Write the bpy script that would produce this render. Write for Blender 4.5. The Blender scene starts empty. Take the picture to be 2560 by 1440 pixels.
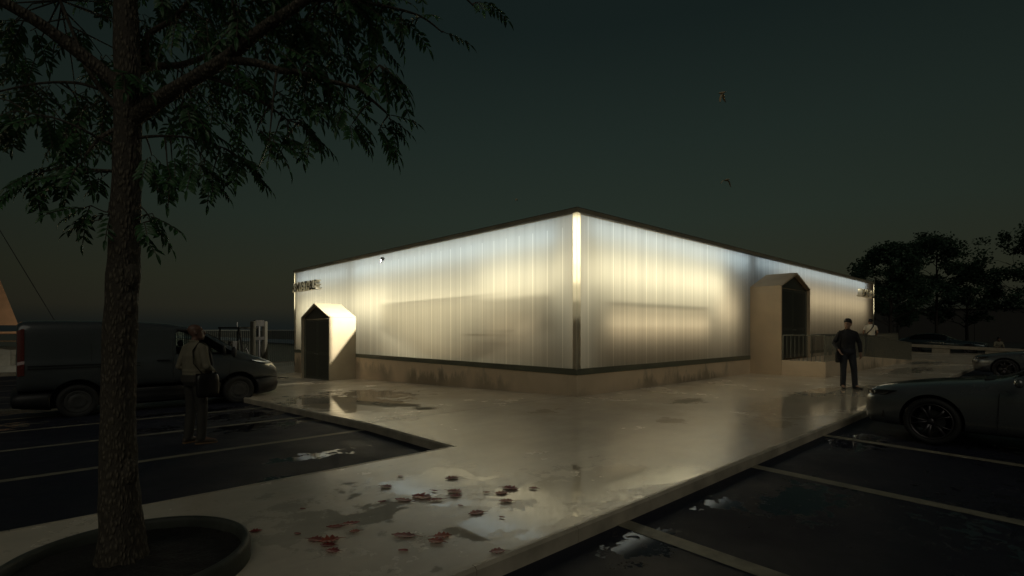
import bpy, bmesh, math, random
from mathutils import Vector, Matrix
R = math.radians
sc = bpy.context.scene
col = sc.collection
rnd = random.Random(7)
# world axes: x runs along the right facade, y along the left facade, the near corner of the pavilion is the origin
CAM = Vector((-9.08, -7.54, 1.5)); F = 1296.0
SA, CA = .684, .7297
def ray(px, py):
    X = (px-1280)/F; Z = -(py-826)/F
    return Vector((CA*X+SA, -SA*X+CA, Z))
def at(px, py, d=None, x=None, y=None, z=None):
    r = ray(px, py)
    if z is not None: d = (z-CAM.z)/r.z
    if x is not None: d = (x-CAM.x)/r.x
    if y is not None: d = (y-CAM.y)/r.y
    return CAM + r*d

# ------------------------------------------------------------------ helpers
class MB:
    def __init__(s): s.v = []; s.f = []; s.m = []
    def add(s, vs, fs, m=0, M=None):
        o = len(s.v)
        s.v += [tuple(M @ Vector(p)) if M else tuple(p) for p in vs]
        for f in fs: s.f.append(tuple(i+o for i in f)); s.m.append(m)
    def box(s, x0, x1, y0, y1, z0, z1, m=0, M=None):
        vs = [(x, y, z) for z in (z0, z1) for y in (y0, y1) for x in (x0, x1)]
        s.add(vs, [(0,2,3,1),(4,5,7,6),(0,1,5,4),(2,6,7,3),(0,4,6,2),(1,3,7,5)], m, M)
    def loft(s, rings, m=0, caps=True, M=None):
        n = len(rings[0]); vs = [p for r in rings for p in r]; fs = []
        for i in range(len(rings)-1):
            for j in range(n):
                k = (j+1) % n
                fs.append((i*n+j, i*n+k, (i+1)*n+k, (i+1)*n+j))
        if caps:
            fs.append(tuple(range(n-1, -1, -1))); b = (len(rings)-1)*n
            fs.append(tuple(b+j for j in range(n)))
        s.add(vs, fs, m, M)
    def tube(s, pts, rad, n=8, m=0, M=None, flat=1.0, up=None):
        pts = [Vector(p) for p in pts]
        if not hasattr(rad, '__len__'): rad = [rad]*len(pts)
        rings = []; a = None
        for i, p in enumerate(pts):
            t = (pts[min(i+1, len(pts)-1)]-pts[max(i-1, 0)])
            t = t.normalized() if t.length > 1e-9 else Vector((0,0,1))
            if a is None:
                a = Vector(up) if up else (Vector((1,0,0)) if abs(t.x) < .8 else Vector((0,1,0)))
            a = (a - t*a.dot(t))
            a = a.normalized() if a.length > 1e-6 else t.orthogonal().normalized()
            b = t.cross(a)
            rings.append([p + (a*math.cos(2*math.pi*j/n) + b*math.sin(2*math.pi*j/n)*flat)*rad[i] for j in range(n)])
        s.loft(rings, m, True, M)
    def prism(s, poly, f, a, b, m=0, M=None):       # f(p, q, t) places a 2-D outline at depth t
        n = len(poly)
        vs = [f(p, q, a) for p, q in poly]+[f(p, q, b) for p, q in poly]
        fs = [tuple(range(n-1, -1, -1)), tuple(range(n, 2*n))]+[(i, (i+1) % n, n+(i+1) % n, n+i) for i in range(n)]
        s.add(vs, fs, m, M)
    def lathe(s, prof, n=24, m=0, M=None, closed=False):   # profile (r, y): turned about the y axis
        k = len(prof); vs = []; fs = []
        for i in range(n):
            c, t = math.cos(2*math.pi*i/n), math.sin(2*math.pi*i/n)
            vs += [(r*c, h, r*t) for r, h in prof]
        for i in range(n):
            j = (i+1) % n
            for q in range(k if closed else k-1):
                w = (q+1) % k
                fs.append((i*k+q, i*k+w, j*k+w, j*k+q))
        s.add(vs, fs, m, M)
    def ball(s, c, rx, ry, rz, n=10, m=0, M=None):
        rings = []
        for i in range(1, n):
            a = math.pi*i/n
            rings.append([(c[0]+rx*math.sin(a)*math.cos(2*math.pi*j/(2*n)), c[1]+ry*math.sin(a)*math.sin(2*math.pi*j/(2*n)), c[2]-rz*math.cos(a)) for j in range(2*n)])
        s.loft(rings, m, True, M)
    def build(s, name, mats, parent=None, smooth=False, bevel=0, subsurf=0, remesh=0, angle=None):
        me = bpy.data.meshes.new(name)
        me.from_pydata(s.v, [], s.f)
        mats = mats if isinstance(mats, (list, tuple)) else [mats]
        for m in mats: me.materials.append(m)
        me.polygons.foreach_set('material_index', s.m)
        bm = bmesh.new(); bm.from_mesh(me); bmesh.ops.recalc_face_normals(bm, faces=bm.faces); bm.to_mesh(me); bm.free()
        if smooth: me.polygons.foreach_set('use_smooth', [True]*len(me.polygons))
        o = bpy.data.objects.new(name, me); col.objects.link(o)
        if parent: o.parent = parent
        if bevel:
            q = o.modifiers.new('b', 'BEVEL'); q.width = bevel; q.segments = 2; q.limit_method = 'ANGLE'
        if subsurf:
            q = o.modifiers.new('s', 'SUBSURF'); q.levels = q.render_levels = subsurf
        if remesh:
            q = o.modifiers.new('r', 'REMESH'); q.mode = 'VOXEL'; q.voxel_size = remesh; q.use_smooth_shade = True
            q = o.modifiers.new('c', 'SMOOTH'); q.factor = .5; q.iterations = 4
        if bevel or subsurf or remesh: bake(o)
        return o
def bake(o):
    dg = bpy.context.evaluated_depsgraph_get(); dg.update()
    me = bpy.data.meshes.new_from_object(o.evaluated_get(dg), depsgraph=dg)
    old = o.data; o.modifiers.clear(); o.data = me; me.name = o.name
    bpy.data.meshes.remove(old)
def tag(o, label=None, cat=None, group=None, kind=None):
    if label: o['label'] = label
    if cat: o['category'] = cat
    if group: o['group'] = group
    if kind: o['kind'] = kind
    return o
def thing(name, label, cat, loc=(0,0,0), rz=0, group=None):
    o = bpy.data.objects.new(name, None); o.empty_display_size = .2; col.objects.link(o)
    o.location = loc; o.rotation_euler = (0, 0, rz)
    return tag(o, label, cat, group)
def copy_tree(o, parent=None):
    c = o.copy(); col.objects.link(c); c.parent = parent
    for ch in [q for q in o.children if not q.get('skipcopy')]: copy_tree(ch, c)
    return c

# ------------------------------------------------------------------ materials
class NT:
    def __init__(s, m): s.t = m.node_tree; s.n = s.t.nodes; s.l = s.t.links
    def new(s, typ, **k):
        n = s.n.new(typ)
        for a, b in k.items(): setattr(n, a, b)
        return n
    def set(s, n, i, v):
        if isinstance(v, bpy.types.NodeSocket): s.l.new(v, n.inputs[i])
        else: n.inputs[i].default_value = v
    def math(s, op, a, b=0.0, clamp=False):
        n = s.new('ShaderNodeMath', operation=op, use_clamp=clamp); s.set(n, 0, a); s.set(n, 1, b); return n.outputs[0]
    def mix(s, f, a, b):
        n = s.new('ShaderNodeMix', data_type='RGBA'); s.set(n, 0, f); s.set(n, 6, a); s.set(n, 7, b); return n.outputs[2]
    def mixf(s, f, a, b):
        n = s.new('ShaderNodeMix'); s.set(n, 0, f); s.set(n, 2, a); s.set(n, 3, b); return n.outputs[0]
    def noise(s, scale, detail=4, stretch=(1,1,1), vec=None, rough=.55):
        if vec is None: vec = s.new('ShaderNodeTexCoord').outputs['Object']
        mp = s.new('ShaderNodeMapping'); s.l.new(vec, mp.inputs[0]); mp.inputs['Scale'].default_value = stretch
        n = s.new('ShaderNodeTexNoise'); s.l.new(mp.outputs[0], n.inputs['Vector'])
        n.inputs['Scale'].default_value = scale; n.inputs['Detail'].default_value = detail; n.inputs['Roughness'].default_value = rough
        return n.outputs[0]
    def rng(s, v, a, b, c=0.0, d=1.0, smooth=False):
        n = s.new('ShaderNodeMapRange', interpolation_type='SMOOTHSTEP' if smooth else 'LINEAR')
        for i, q in enumerate((v, a, b, c, d)): s.set(n, i, q)
        return n.outputs[0]
    def bump(s, h, strength=.3, dist=.01):
        n = s.new('ShaderNodeBump'); s.set(n, 'Height', h); n.inputs['Strength'].default_value = strength; n.inputs['Distance'].default_value = dist
        return n.outputs[0]
def c4(c): return (c[0], c[1], c[2], 1)
def mat(name, c, rough=.6, metal=0, spec=.5, var=.25, scale=6, bump=0, bscale=40, stretch=(1,1,1), coat=0):
    m = bpy.data.materials.new(name); m.use_nodes = True
    t = NT(m); b = t.n['Principled BSDF']
    nz = t.noise(scale, 5, stretch)
    f = t.rng(nz, .3, .7)
    t.set(b, 'Base Color', t.mix(f, c4([q*(1-var) for q in c]), c4([min(1, q*(1+var)) for q in c])))
    t.set(b, 'Roughness', t.mixf(f, max(.02, rough*(1-.25*min(1, var*3))), rough))
    b.inputs['Metallic'].default_value = metal; b.inputs['Specular IOR Level'].default_value = spec
    b.inputs['Coat Weight'].default_value = coat; b.inputs['Coat Roughness'].default_value = .04
    if bump: t.set(b, 'Normal', t.bump(t.noise(bscale, 4, stretch), 1.0, bump))
    return m
def glass(name, tint=(.02,.025,.025), trans=.0):
    m = bpy.data.materials.new(name); m.use_nodes = True
    t = NT(m); b = t.n['Principled BSDF']
    b.inputs['Roughness'].default_value = .03
    if not trans:
        t.set(b, 'Base Color', t.mix(t.noise(3), c4(tint), c4([q*1.3 for q in tint])))
        return m
    t.set(b, 'Base Color', c4(tint))
    tr = t.new('ShaderNodeBsdfTransparent'); tr.inputs[0].default_value = (.75,.82,.8,1)
    mx = t.new('ShaderNodeMixShader'); t.set(mx, 0, trans)
    t.l.new(b.outputs[0], mx.inputs[1]); t.l.new(tr.outputs[0], mx.inputs[2])
    t.l.new(mx.outputs[0], t.n['Material Output'].inputs[0])
    return m

# wet ground: dry/wet film and standing puddles with ragged edges at given places
def wet_ground(name, c1, c2, rough, pud, nscale=2.6, amp=1.5, grain=0, grainscale=300, film=(.21,.29), pr=.015, streak=(1,1,1), blotch=.22):
    m = bpy.data.materials.new(name); m.use_nodes = True
    t = NT(m); b = t.n['Principled BSDF']
    co = t.new('ShaderNodeTexCoord').outputs['Object']
    fld = None
    for (x, y, rx, ry, *gn) in pud:
        mp = t.new('ShaderNodeMapping'); t.l.new(co, mp.inputs[0])
        mp.inputs['Location'].default_value = (-x/rx, -y/ry, 0); mp.inputs['Scale'].default_value = (1/rx, 1/ry, 0)
        ln = t.new('ShaderNodeVectorMath', operation='LENGTH'); t.l.new(mp.outputs[0], ln.inputs[0])
        v = t.math('SUBTRACT', 1.0, ln.outputs['Value'])
        if gn: v = t.math('MULTIPLY', v, gn[0])
        fld = v if fld is None else t.math('MAXIMUM', fld, v)
    fld = t.math('MAXIMUM', fld, -3.0)
    n1 = t.noise(nscale, 9, vec=co, rough=.72)
    pm = t.math('ADD', fld, t.math('MULTIPLY', t.math('SUBTRACT', n1, .5), amp*4))
    pm = t.rng(pm, 0.0, .16, 0, 1, True)
    stain = t.rng(t.noise(.55, 7, vec=co, rough=.65), .38, .66)
    st2 = t.rng(t.noise(2.3, 8, streak, co, .7), .35, .7)
    colr = t.mix(stain, c4(c1), c4(c2))
    colr = t.mix(t.math('MULTIPLY', st2, blotch), colr, c4([q*.62 for q in c1]))
    if grain:
        g = t.noise(grainscale, 2, vec=co)
        colr = t.mix(t.rng(g, .35, .7), colr, c4([q*(1+grain) for q in c2]))
    colr = t.mix(t.math('MULTIPLY', pm, .3), colr, c4([q*.45 for q in c1]))
    t.set(b, 'Base Color', colr)
    rg = t.mixf(stain, film[0], film[1])
    t.set(b, 'Roughness', t.mixf(pm, rg, pr))
    b.inputs['Specular IOR Level'].default_value = .9 if not grain else .35
    h = t.math('MULTIPLY', t.noise(90 if not grain else grainscale, 4, vec=co), t.math('SUBTRACT', 1.0, pm))
    t.set(b, 'Normal', t.bump(h, 1.0, rough))
    return m

def leafmat(name, c, rough=.45):
    m = bpy.data.materials.new(name); m.use_nodes = True
    t = NT(m); b = t.n['Principled BSDF']
    f = t.rng(t.noise(5, 4), .3, .7)
    cc = t.mix(f, c4([q*.6 for q in c]), c4([q*1.4 for q in c]))
    t.set(b, 'Base Color', cc); b.inputs['Roughness'].default_value = rough
    tl = t.new('ShaderNodeBsdfTranslucent'); t.set(tl, 0, cc)
    mx = t.new('ShaderNodeMixShader'); mx.inputs[0].default_value = .3
    t.l.new(b.outputs[0], mx.inputs[1]); t.l.new(tl.outputs[0], mx.inputs[2]); t.l.new(mx.outputs[0], t.n['Material Output'].inputs[0])
    return m

# ------------------------------------------------------------------ camera, sky, sun
cd = bpy.data.cameras.new('camera'); co = bpy.data.objects.new('camera', cd); col.objects.link(co)
cd.sensor_width = 36; cd.lens = 36*F/2560; cd.shift_y = 106/2560; cd.clip_end = 6000; cd.clip_start = .05
co.location = CAM; co.rotation_euler = (R(90), 0, -math.atan2(SA, CA)); sc.camera = co
w = bpy.data.worlds.new('World'); sc.world = w; w.use_nodes = True
t = NT(w)
bg = t.n['Background']
sky = t.new('ShaderNodeTexSky', sky_type='NISHITA', sun_disc=False)
sky.sun_elevation = R(-2.0); sky.sun_rotation = R(-70)
tc = t.new('ShaderNodeTexCoord').outputs['Generated']
sp = t.new('ShaderNodeSeparateXYZ'); t.l.new(tc, sp.inputs[0])
cr = t.new('ShaderNodeValToRGB'); t.l.new(sp.outputs[2], cr.inputs[0])
e = cr.color_ramp.elements
stops = [(0.0,(.0068,.0092,.0088)), (.012,(.0085,.0105,.0090)), (.04,(.0165,.0165,.0110)), (.09,(.0172,.0190,.0118)), (.20,(.0138,.0202,.0150)), (.33,(.0102,.0166,.0136)), (.5,(.0058,.0104,.0096)), (1,(.0045,.007,.0078))]
e[0].position, e[0].color = stops[0][0], c4(stops[0][1])
e[1].position, e[1].color = stops[-1][0], c4(stops[-1][1])
for p, c in stops[1:-1]: q = e.new(p); q.color = c4(c)
dv = t.new('ShaderNodeVectorMath', operation='DOT_PRODUCT'); t.l.new(tc, dv.inputs[0])
g = (ray(1500, 600)).normalized(); dv.inputs[1].default_value = g
glow = t.rng(dv.outputs['Value'], .45, 1.0, .62, 1.32)
vm = t.new('ShaderNodeVectorMath', operation='SCALE'); t.l.new(cr.outputs[0], vm.inputs[0]); t.l.new(glow, vm.inputs['Scale'])
vs = t.new('ShaderNodeVectorMath', operation='SCALE'); t.l.new(sky.outputs[0], vs.inputs[0]); vs.inputs['Scale'].default_value = .004
va = t.new('ShaderNodeVectorMath', operation='ADD'); t.l.new(vm.outputs[0], va.inputs[0]); t.l.new(vs.outputs[0], va.inputs[1])
t.l.new(va.outputs[0], bg.inputs[0]); bg.inputs[1].default_value = 1.0
sl = bpy.data.lights.new('sun', 'SUN'); so = bpy.data.objects.new('sun', sl); col.objects.link(so)
sl.energy = .24; sl.angle = R(50); sl.color = (1, .94, .76); so.rotation_euler = (R(50), 0, R(-42)); so.location = (-30, -10, 20)
sc.view_settings.view_transform = 'Standard'; sc.view_settings.look = 'None'; sc.view_settings.exposure = 0; sc.view_settings.gamma = 1
sc.cycles.use_denoising = True
try: sc.cycles.denoiser = 'OPENIMAGEDENOISE'
except Exception: pass
sc.cycles.max_bounces = 8; sc.cycles.transparent_max_bounces = 16; sc.cycles.sample_clamp_indirect = 6

# ------------------------------------------------------------------ the setting
def gz(x, y): return -.031*min(max(y-.15, 0), 14)
def lz(y): return -.12-.025*min(max(-5-y, 0), 7)        # parking on the right falls away from its kerb
KL = -5.06; KR = -5.0; KP = -2.1
concrete = wet_ground('wet_concrete', (.60,.525,.415), (.74,.65,.525), .0001,
    [(-7.2,-3.5,.8,.4,.3), (-5.4,-4.35,.8,.45,1.2), (-4.6,-4.3,.5,.5), (-6.0,-3.2,.6,.4), (-6.2,-4.55,.5,.3), (-4.2,-4.75,.5,.2),
     (-3.9,3.4,1.1,2.2,2.2), (-2.6,4.6,.9,1.6,1.4), (4.0,-4.0,3.8,.85,2.6), (-1.2,-3.1,.35,.22), (-.3,-4.4,.4,.18),
     (-2.0,-.9,.3,.2), (-4.0,.6,.22,.2), (-3.4,1.1,.3,.25), (1.2,-2.0,.5,.3), (15,-3.5,2.5,.6), (22,-3,2.5,.8)], streak=(.6,2.2,1))
kerbm = mat('kerb_concrete', (.50,.44,.345), .42, var=.3, scale=3, bump=.002, bscale=60)
asph_l = wet_ground('asphalt', (.005,.0065,.015), (.010,.0115,.023), .006,
    [(-6.1,2.2,.9,.5), (-5.8,4.0,.8,.7), (-7.5,3.2,.5,.3), (-6.4,-.9,.5,.2), (-7.0,-1.7,.3,.12), (-9.5,9.5,2.5,.8), (-6.5,5.6,1.2,.3), (-11,6,2,.6), (-5.8,-1.95,.4,.15)],
    grain=.8, grainscale=220, film=(.45,.75), blotch=.3, pr=.06, nscale=4)
asph_r = wet_ground('asphalt_right', (.005,.0065,.015), (.010,.0115,.023), .006,
    [(-5.7,-5.35,.40,.16), (-4.3,-5.35,.25,.12), (-3.6,-5.8,.7,.3), (-.2,-5.5,.6,.3), (-2.6,-8.2,1.5,1.2), (.3,-8.6,.8,1.6)],
    grain=.8, grainscale=220, film=(.42,.75), blotch=.3, pr=.07, nscale=5.5)
paint = mat('worn_line_paint', (.23,.21,.155), .6, var=.35, scale=7)

def sheet(name, xs, ys, zf, m, keep=None):
    b = MB(); vs = [(x, y, zf(x, y)) for y in ys for x in xs]; n = len(xs); fs = []
    for j in range(len(ys)-1):
        for i in range(n-1):
            if keep is None or keep((xs[i]+xs[i+1])/2, (ys[j]+ys[j+1])/2): fs.append((j*n+i, j*n+i+1, (j+1)*n+i+1, (j+1)*n+i))
    b.add(vs, fs); return b.build(name, m)
ysl = [KR+.05, KP-.05, KP+1, .15]+[.15+1.0*i for i in range(1, 15)]+[20, 24.8]
o = sheet('plaza', [-40, KL+.05, 10, 36], [KR+.05, KP-.05, .15, 14.15, 24.8], gz, concrete, lambda x, y: x > KL or y < KP); tag(o, kind='structure')
o = sheet('asphalt_lot', [-60, KL], [KP, .15, 14.15, 24.8], lambda x, y: gz(x, y)-.12, asph_l); tag(o, kind='structure')
o = sheet('asphalt_road', [-40, 90], [-60, -12, KR], lambda x, y: lz(y), asph_r); tag(o, kind='structure')
b = MB()
def kerbrun(pts, wdt, nx, ny):                          # a kerb of stones, top flush 3 mm above the paving, chamfered outer edge
    for (x0, y0), (x1, y1) in zip(pts[:-1], pts[1:]):
        L = math.hypot(x1-x0, y1-y0); n = max(1, int(L/1.0))
        for i in range(n):
            a, c = i/n, (i+1)/n-.006/L
            rr = []
            for q in (a, c):
                x, y = x0+(x1-x0)*q, y0+(y1-y0)*q; z = gz(x, y)+.003
                prof = [(0, z-.3), (0, z-.02), (.02, z), (wdt, z), (wdt, z-.3)]
                rr.append([(x+nx*p, y+ny*p, zz) for p, zz in prof])
            b.loft(rr)
kerbrun([(-40, KR), (36, KR)], .05, 0, 1)
kerbrun([(-40, KP), (KL, KP)], .05, 0, -1)
kerbrun([(KL, KP-.05), (KL, .15), (KL, 14.15), (KL, 24.8)], .05, 1, 0)
tag(b.build('kerb', kerbm), kind='structure')
b = MB()
for i in range(10):                                     # left bays
    y = .28+2.38*i
    if y > 23: break
    b.add([(-10.4, y-.075, gz(0, y-.075)-.116), (KL, y-.075, gz(0, y-.075)-.116), (KL, y+.075, gz(0, y+.075)-.116), (-10.4, y+.075, gz(0, y+.075)-.116)], [(0,1,2,3)])
for i in range(9):                                      # right bays
    x = -5.42+2.66*i
    b.add([(x-.085, KR, lz(KR)+.004), (x-.085, -11, lz(-11)+.004), (x+.085, -11, lz(-11)+.004), (x+.085, KR, lz(KR)+.004)], [(0,1,2,3)])
tag(b.build('parking_markings', paint), kind='structure')
b = MB()
jm = mat('joint_filler', (.05,.045,.035), .8)
for y in (.15, 4.4, 9.3):
    b.add([(KL+.05, y-.008, gz(0, y-.008)+.003), (0 if y < 16 else 30, y-.008, gz(0, y-.008)+.003), (0, y+.008, gz(0, y+.008)+.003), (KL+.05, y+.008, gz(0, y+.008)+.003)], [(0,1,2,3)])
tag(b.build('paving_joint_lines', jm), kind='structure')
gm = mat('dark_ground', (.03,.03,.026), .9, var=.4, scale=.3)
b = MB(); b.add([(-2500,-2500,-.75), (2500,-2500,-.75), (2500,25.0,-.75), (-2500,25.0,-.75)], [(0,1,2,3)])
b.add([(38,25.0,-.74), (2500,25.0,-.74), (2500,2500,-.74), (38,2500,-.74)], [(0,1,2,3)])
b.add([(36,-5,-.02), (90,-5,-.02), (90,24.8,-.02), (36,24.8,-.02)], [(0,1,2,3)])
tag(b.build('ground', gm), kind='structure')
# quay wall and water
qm = mat('quay_concrete', (.26,.23,.18), .7, var=.3, scale=2)
b = MB(); b.box(-60, 38, 24.8, 25.3, -3, -.40)
tag(b.build('quay_edge', qm), kind='structure')
wm = bpy.data.materials.new('harbour_water'); wm.use_nodes = True
t = NT(wm); pb = t.n['Principled BSDF']; pb.inputs['Base Color'].default_value = (.006,.010,.011,1); pb.inputs['Roughness'].default_value = .09
t.set(pb, 'Normal', t.bump(t.noise(.35, 6, (1, 1, 1)), .5, .25))
b = MB(); b.add([(-3000,25.3,-1.7), (38,25.3,-1.7), (38,4000,-1.7), (-3000,4000,-1.7)], [(0,1,2,3)])
tag(b.build('water', wm), kind='structure')
# ------------------------------------------------------------------ the pavilion
XE, YE = 26.6, 16.9
ZP, ZG, ZT, ZR = .488, .625, 4.17, 4.285
render_c = bpy.data.materials.new('rendered_plinth'); render_c.use_nodes = True
t = NT(render_c); pb = t.n['Principled BSDF']; tco = t.new('ShaderNodeTexCoord').outputs['Object']
sx = t.new('ShaderNodeSeparateXYZ'); t.l.new(tco, sx.inputs[0])
nn = t.noise(3.0, 9, (1, 1, .35), tco, .7); patch = t.rng(t.noise(.28, 2, vec=tco), .44, .56)
hgt = t.rng(sx.outputs[2], -.1, .42, 1, 0)
dirt = t.math('MULTIPLY', t.rng(t.math('ADD', nn, t.math('MULTIPLY', hgt, .30)), .56, .72), patch)
base = t.mix(t.rng(t.noise(1.2, 4, vec=tco), .35, .65), (.70,.555,.385,1), (.78,.62,.44,1))
t.set(pb, 'Base Color', t.mix(t.math('MULTIPLY', dirt, .75), base, (.24,.195,.135,1))); pb.inputs['Roughness'].default_value = .75
t.set(pb, 'Normal', t.bump(t.noise(60, 4, vec=tco), .6, .002))
frame_m = mat('dark_anodised_frame', (.14,.145,.105), .45, var=.12, scale=2)
roof_m = mat('roof_membrane', (.11,.10,.085), .6, var=.2)
white_i = mat('interior_white_paint', (.34,.235,.14), .8, var=.05)
oak_m = mat('interior_oak_floor', (.36,.18,.07), .5, var=.3, stretch=(1, 8, 1))
grey_i = mat('interior_grey_paint', (.30,.27,.22), .8, var=.1)
def poly_mat(name, c, lo, fine, gloss=.10):
    m = bpy.data.materials.new(name); m.use_nodes = True; t = NT(m); t.n.remove(t.n['Principled BSDF'])
    tcv = t.new('ShaderNodeTexCoord').outputs['Object']
    a = t.noise(4.0, 3, (1, 1, .02), tcv); f1 = t.rng(t.noise(fine, 3, (1, 1, .012), tcv), .3, .7)
    k = t.math('ADD', t.math('MULTIPLY', a, .45), t.math('MULTIPLY', f1, .55))
    cc = t.mix(k, c4([q*lo for q in c]), c4(c))
    tl = t.new('ShaderNodeBsdfTranslucent'); t.set(tl, 0, cc)
    gl = t.new('ShaderNodeBsdfGlossy'); gl.inputs['Roughness'].default_value = .38; gl.inputs[0].default_value = (.8,.8,.8,1)
    fr = t.new('ShaderNodeFresnel'); fr.inputs[0].default_value = 1.35
    t.set(gl, 'Normal', t.bump(f1, .5, .01))
    mx = t.new('ShaderNodeMixShader'); t.set(mx, 0, t.math('MULTIPLY', fr.outputs[0], gloss*6, True))
    t.l.new(tl.outputs[0], mx.inputs[1]); t.l.new(gl.outputs[0], mx.inputs[2]); t.l.new(mx.outputs[0], t.n['Material Output'].inputs[0])
    return m
poly_m = poly_mat('ribbed_polycarbonate', (.70,.70,.67), .76, 11, 0.0)
joint_m = poly_mat('clear_panel_joint', (.98,.97,.92), .95, 6, 0.0)
frost_m = poly_mat('frosted_screen', (.62,.56,.46), .9, 3, 0)
fm_t = NT(frost_m); fm_o = fm_t.n['Material Output']; fm_s = fm_o.inputs[0].links[0].from_socket; fm_x = fm_t.new('ShaderNodeMixShader'); fm_x.inputs[0].default_value = .72; fm_r = fm_t.new('ShaderNodeBsdfTransparent'); fm_t.l.new(fm_s, fm_x.inputs[1]); fm_t.l.new(fm_r.outputs[0], fm_x.inputs[2]); fm_t.l.new(fm_x.outputs[0], fm_o.inputs[0])
post_m = poly_mat('opal_corner_post', (.93,.90,.80), .95, 2, .02)

pav = thing('glowing_pavilion', 'long low pavilion of glowing ribbed translucent panels on a stained beige plinth', 'building', (0, 0, 0))
def wall_with_holes(b, segs, axis, z0, z1, th, gnd=True):
    for a, c in segs:
        zb = z0
        if axis == 'x': b.box(a, c, 0, th, zb, z1)
        else: b.box(0, th, a, c, zb, z1)
# plinth
b = MB()
b.box(.0, XE, .0, .25, -.9, ZP); b.box(.0, .25, .25, YE, -.9, ZP); b.box(XE-.25, XE, .25, YE, -.9, ZP); b.box(.25, XE-.25, YE-.25, YE, -.9, ZP)
b.build('plinth', render_c, pav, bevel=.012)
b = MB()
b.box(-.015, XE+.015, -.015, .2, ZP+.002, ZG); b.box(-.015, .2, .2, YE+.015, ZP+.002, ZG)
b.build('base_rail', frame_m, pav)
def panelled(length, step, k0, ztop, P):
    wall = MB(); strips = MB(); k = k0; prev = .13
    q = lambda m_, a, c, z0, z1: m_.add([P(a, z0), P(c, z0), P(c, z1), P(a, z1)], [(0,1,2,3)])
    while k < length-.3:
        w_ = .008 if rnd.random() < .75 else .006
        q(wall, prev, k-w_, ZG, ZT); q(strips, k-w_, k+w_, ZG, ztop)
        if ztop < ZT: q(wall, k-w_, k+w_, ztop, ZT)
        prev = k+w_; k += step
    q(wall, prev, length-.10, ZG, ZT)
    wall.build('translucent_wall', poly_m, pav); strips.build('panel_joint_strips', joint_m, pav)
panelled(XE, .49, .44, ZT, lambda a, z: (a, .03, z))
panelled(YE, .485, .46, 3.89, lambda a, z: (.03, a, z))
# opal corner posts: an L-shaped skin round each corner
b = MB()
b.add([(-.004,.125,ZG),(-.004,-.004,ZG),(.125,-.004,ZG),(-.004,.125,ZT),(-.004,-.004,ZT),(.125,-.004,ZT)], [(0,1,4,3),(1,2,5,4)]); b.build('corner_post', post_m, pav)
b = MB(); b.add([(-.004,YE-.10,ZG),(-.004,YE+.004,ZG),(-.004,YE-.10,ZT),(-.004,YE+.004,ZT),(.12,YE+.004,ZG),(.12,YE+.004,ZT)], [(0,1,3,2),(1,4,5,3)]); b.build('corner_post', post_m, pav)
b = MB(); b.add([(XE-.10,-.004,ZG),(XE+.004,-.004,ZG),(XE-.10,-.004,ZT),(XE+.004,-.004,ZT),(XE+.004,.12,ZG),(XE+.004,.12,ZT)], [(0,1,3,2),(1,4,5,3)]); b.build('corner_post', post_m, pav)
# inner backs of the posts keep the lamps in them to themselves
b = MB()
b.add([(.13,.03,ZG),(.13,.13,ZG),(.03,.13,ZG),(.13,.03,ZT),(.13,.13,ZT),(.03,.13,ZT)], [(0,1,4,3),(1,2,5,4)]); 
b.build('post_liner', white_i, pav); b = MB()
b.add([(.03,YE-.10,ZG),(.12,YE-.10,ZG),(.03,YE-.10,ZT),(.12,YE-.10,ZT)], [(0,1,3,2)])
b.build('post_liner', white_i, pav); b = MB()
b.add([(XE-.10,.03,ZG),(XE-.10,.12,ZG),(XE-.10,.03,ZT),(XE-.10,.12,ZT)], [(0,1,3,2)])
b.build('post_liner', white_i, pav)
# roof with a thin fascia
b = MB(); b.box(-.045, XE+.045, -.045, YE+.045, ZT, ZR)
b.build('roof', roof_m, pav, bevel=.008)
b = MB()
b.add([(-.048,-.048,ZT-.002),(XE+.048,-.048,ZT-.002),(XE+.048,-.048,ZR-.02),(-.048,-.048,ZR-.02)], [(0,1,2,3)])
b.add([(-.048,YE+.048,ZT-.002),(-.048,-.048,ZT-.002),(-.048,-.048,ZR-.02),(-.048,YE+.048,ZR-.02)], [(0,1,2,3)])
for k in range(1, 8): b.box(3.2*k, 3.2*k+.012, -.052, -.049, ZT, ZR-.02); b.box(-.052, -.049, 2.1*k, 2.1*k+.012, ZT, ZR-.02)
b.build('roof_fascia', mat('bronze_fascia', (.31,.275,.20), .5, var=.15, scale=1), pav)
# inside: back walls, floor, ceiling, gallery, double stair
b = MB(); b.box(XE-.12, XE-.02, .13, YE, ZG, ZT-.01); b.box(.13, XE-.13, YE-.12, YE-.02, ZG, ZT-.01); b.build('inner_wall', white_i, pav)
b = MB(); b.box(.26, XE-.26, .26, YE-.26, .45, .60); b.build('inner_floor', oak_m, pav)
b = MB(); b.box(.06, XE-.14, .06, YE-.14, ZT-.04, ZT-.005); b.build('inner_ceiling', white_i, pav)
b = MB(); b.box(1.28, 6.3, .26, 1.5, 1.90, 1.96); b.box(1.28, 6.3, 1.45, 1.5, 1.0, 1.90); b.build('gallery', grey_i, pav)
b = MB(); b.box(1.28, 6.3, .27, .272, 1.962, 2.42); b.build('gallery_screen', frost_m, pav)
b = MB()
b.add([]  , []) ; b.prism([(.86,2.50),(.86,1.96),(4.9,.62),(5.25,.62),(8.9,1.74),(8.9,2.42)], lambda p, q, s: (s, p, q), .30, .302)
b.build('stair_screen', frost_m, pav)
b = MB()
for k in range(14):
    b.box(1.7, 2.6, 1.0+.28*k, 1.3+.28*k, 1.92-.0925*k, 1.97-.0925*k); b.box(1.7, 2.6, 5.3+.26*k, 5.6+.26*k, .66+.08*k, .71+.08*k)
b.build('stair_flight', oak_m, pav)
b = MB()
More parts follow.
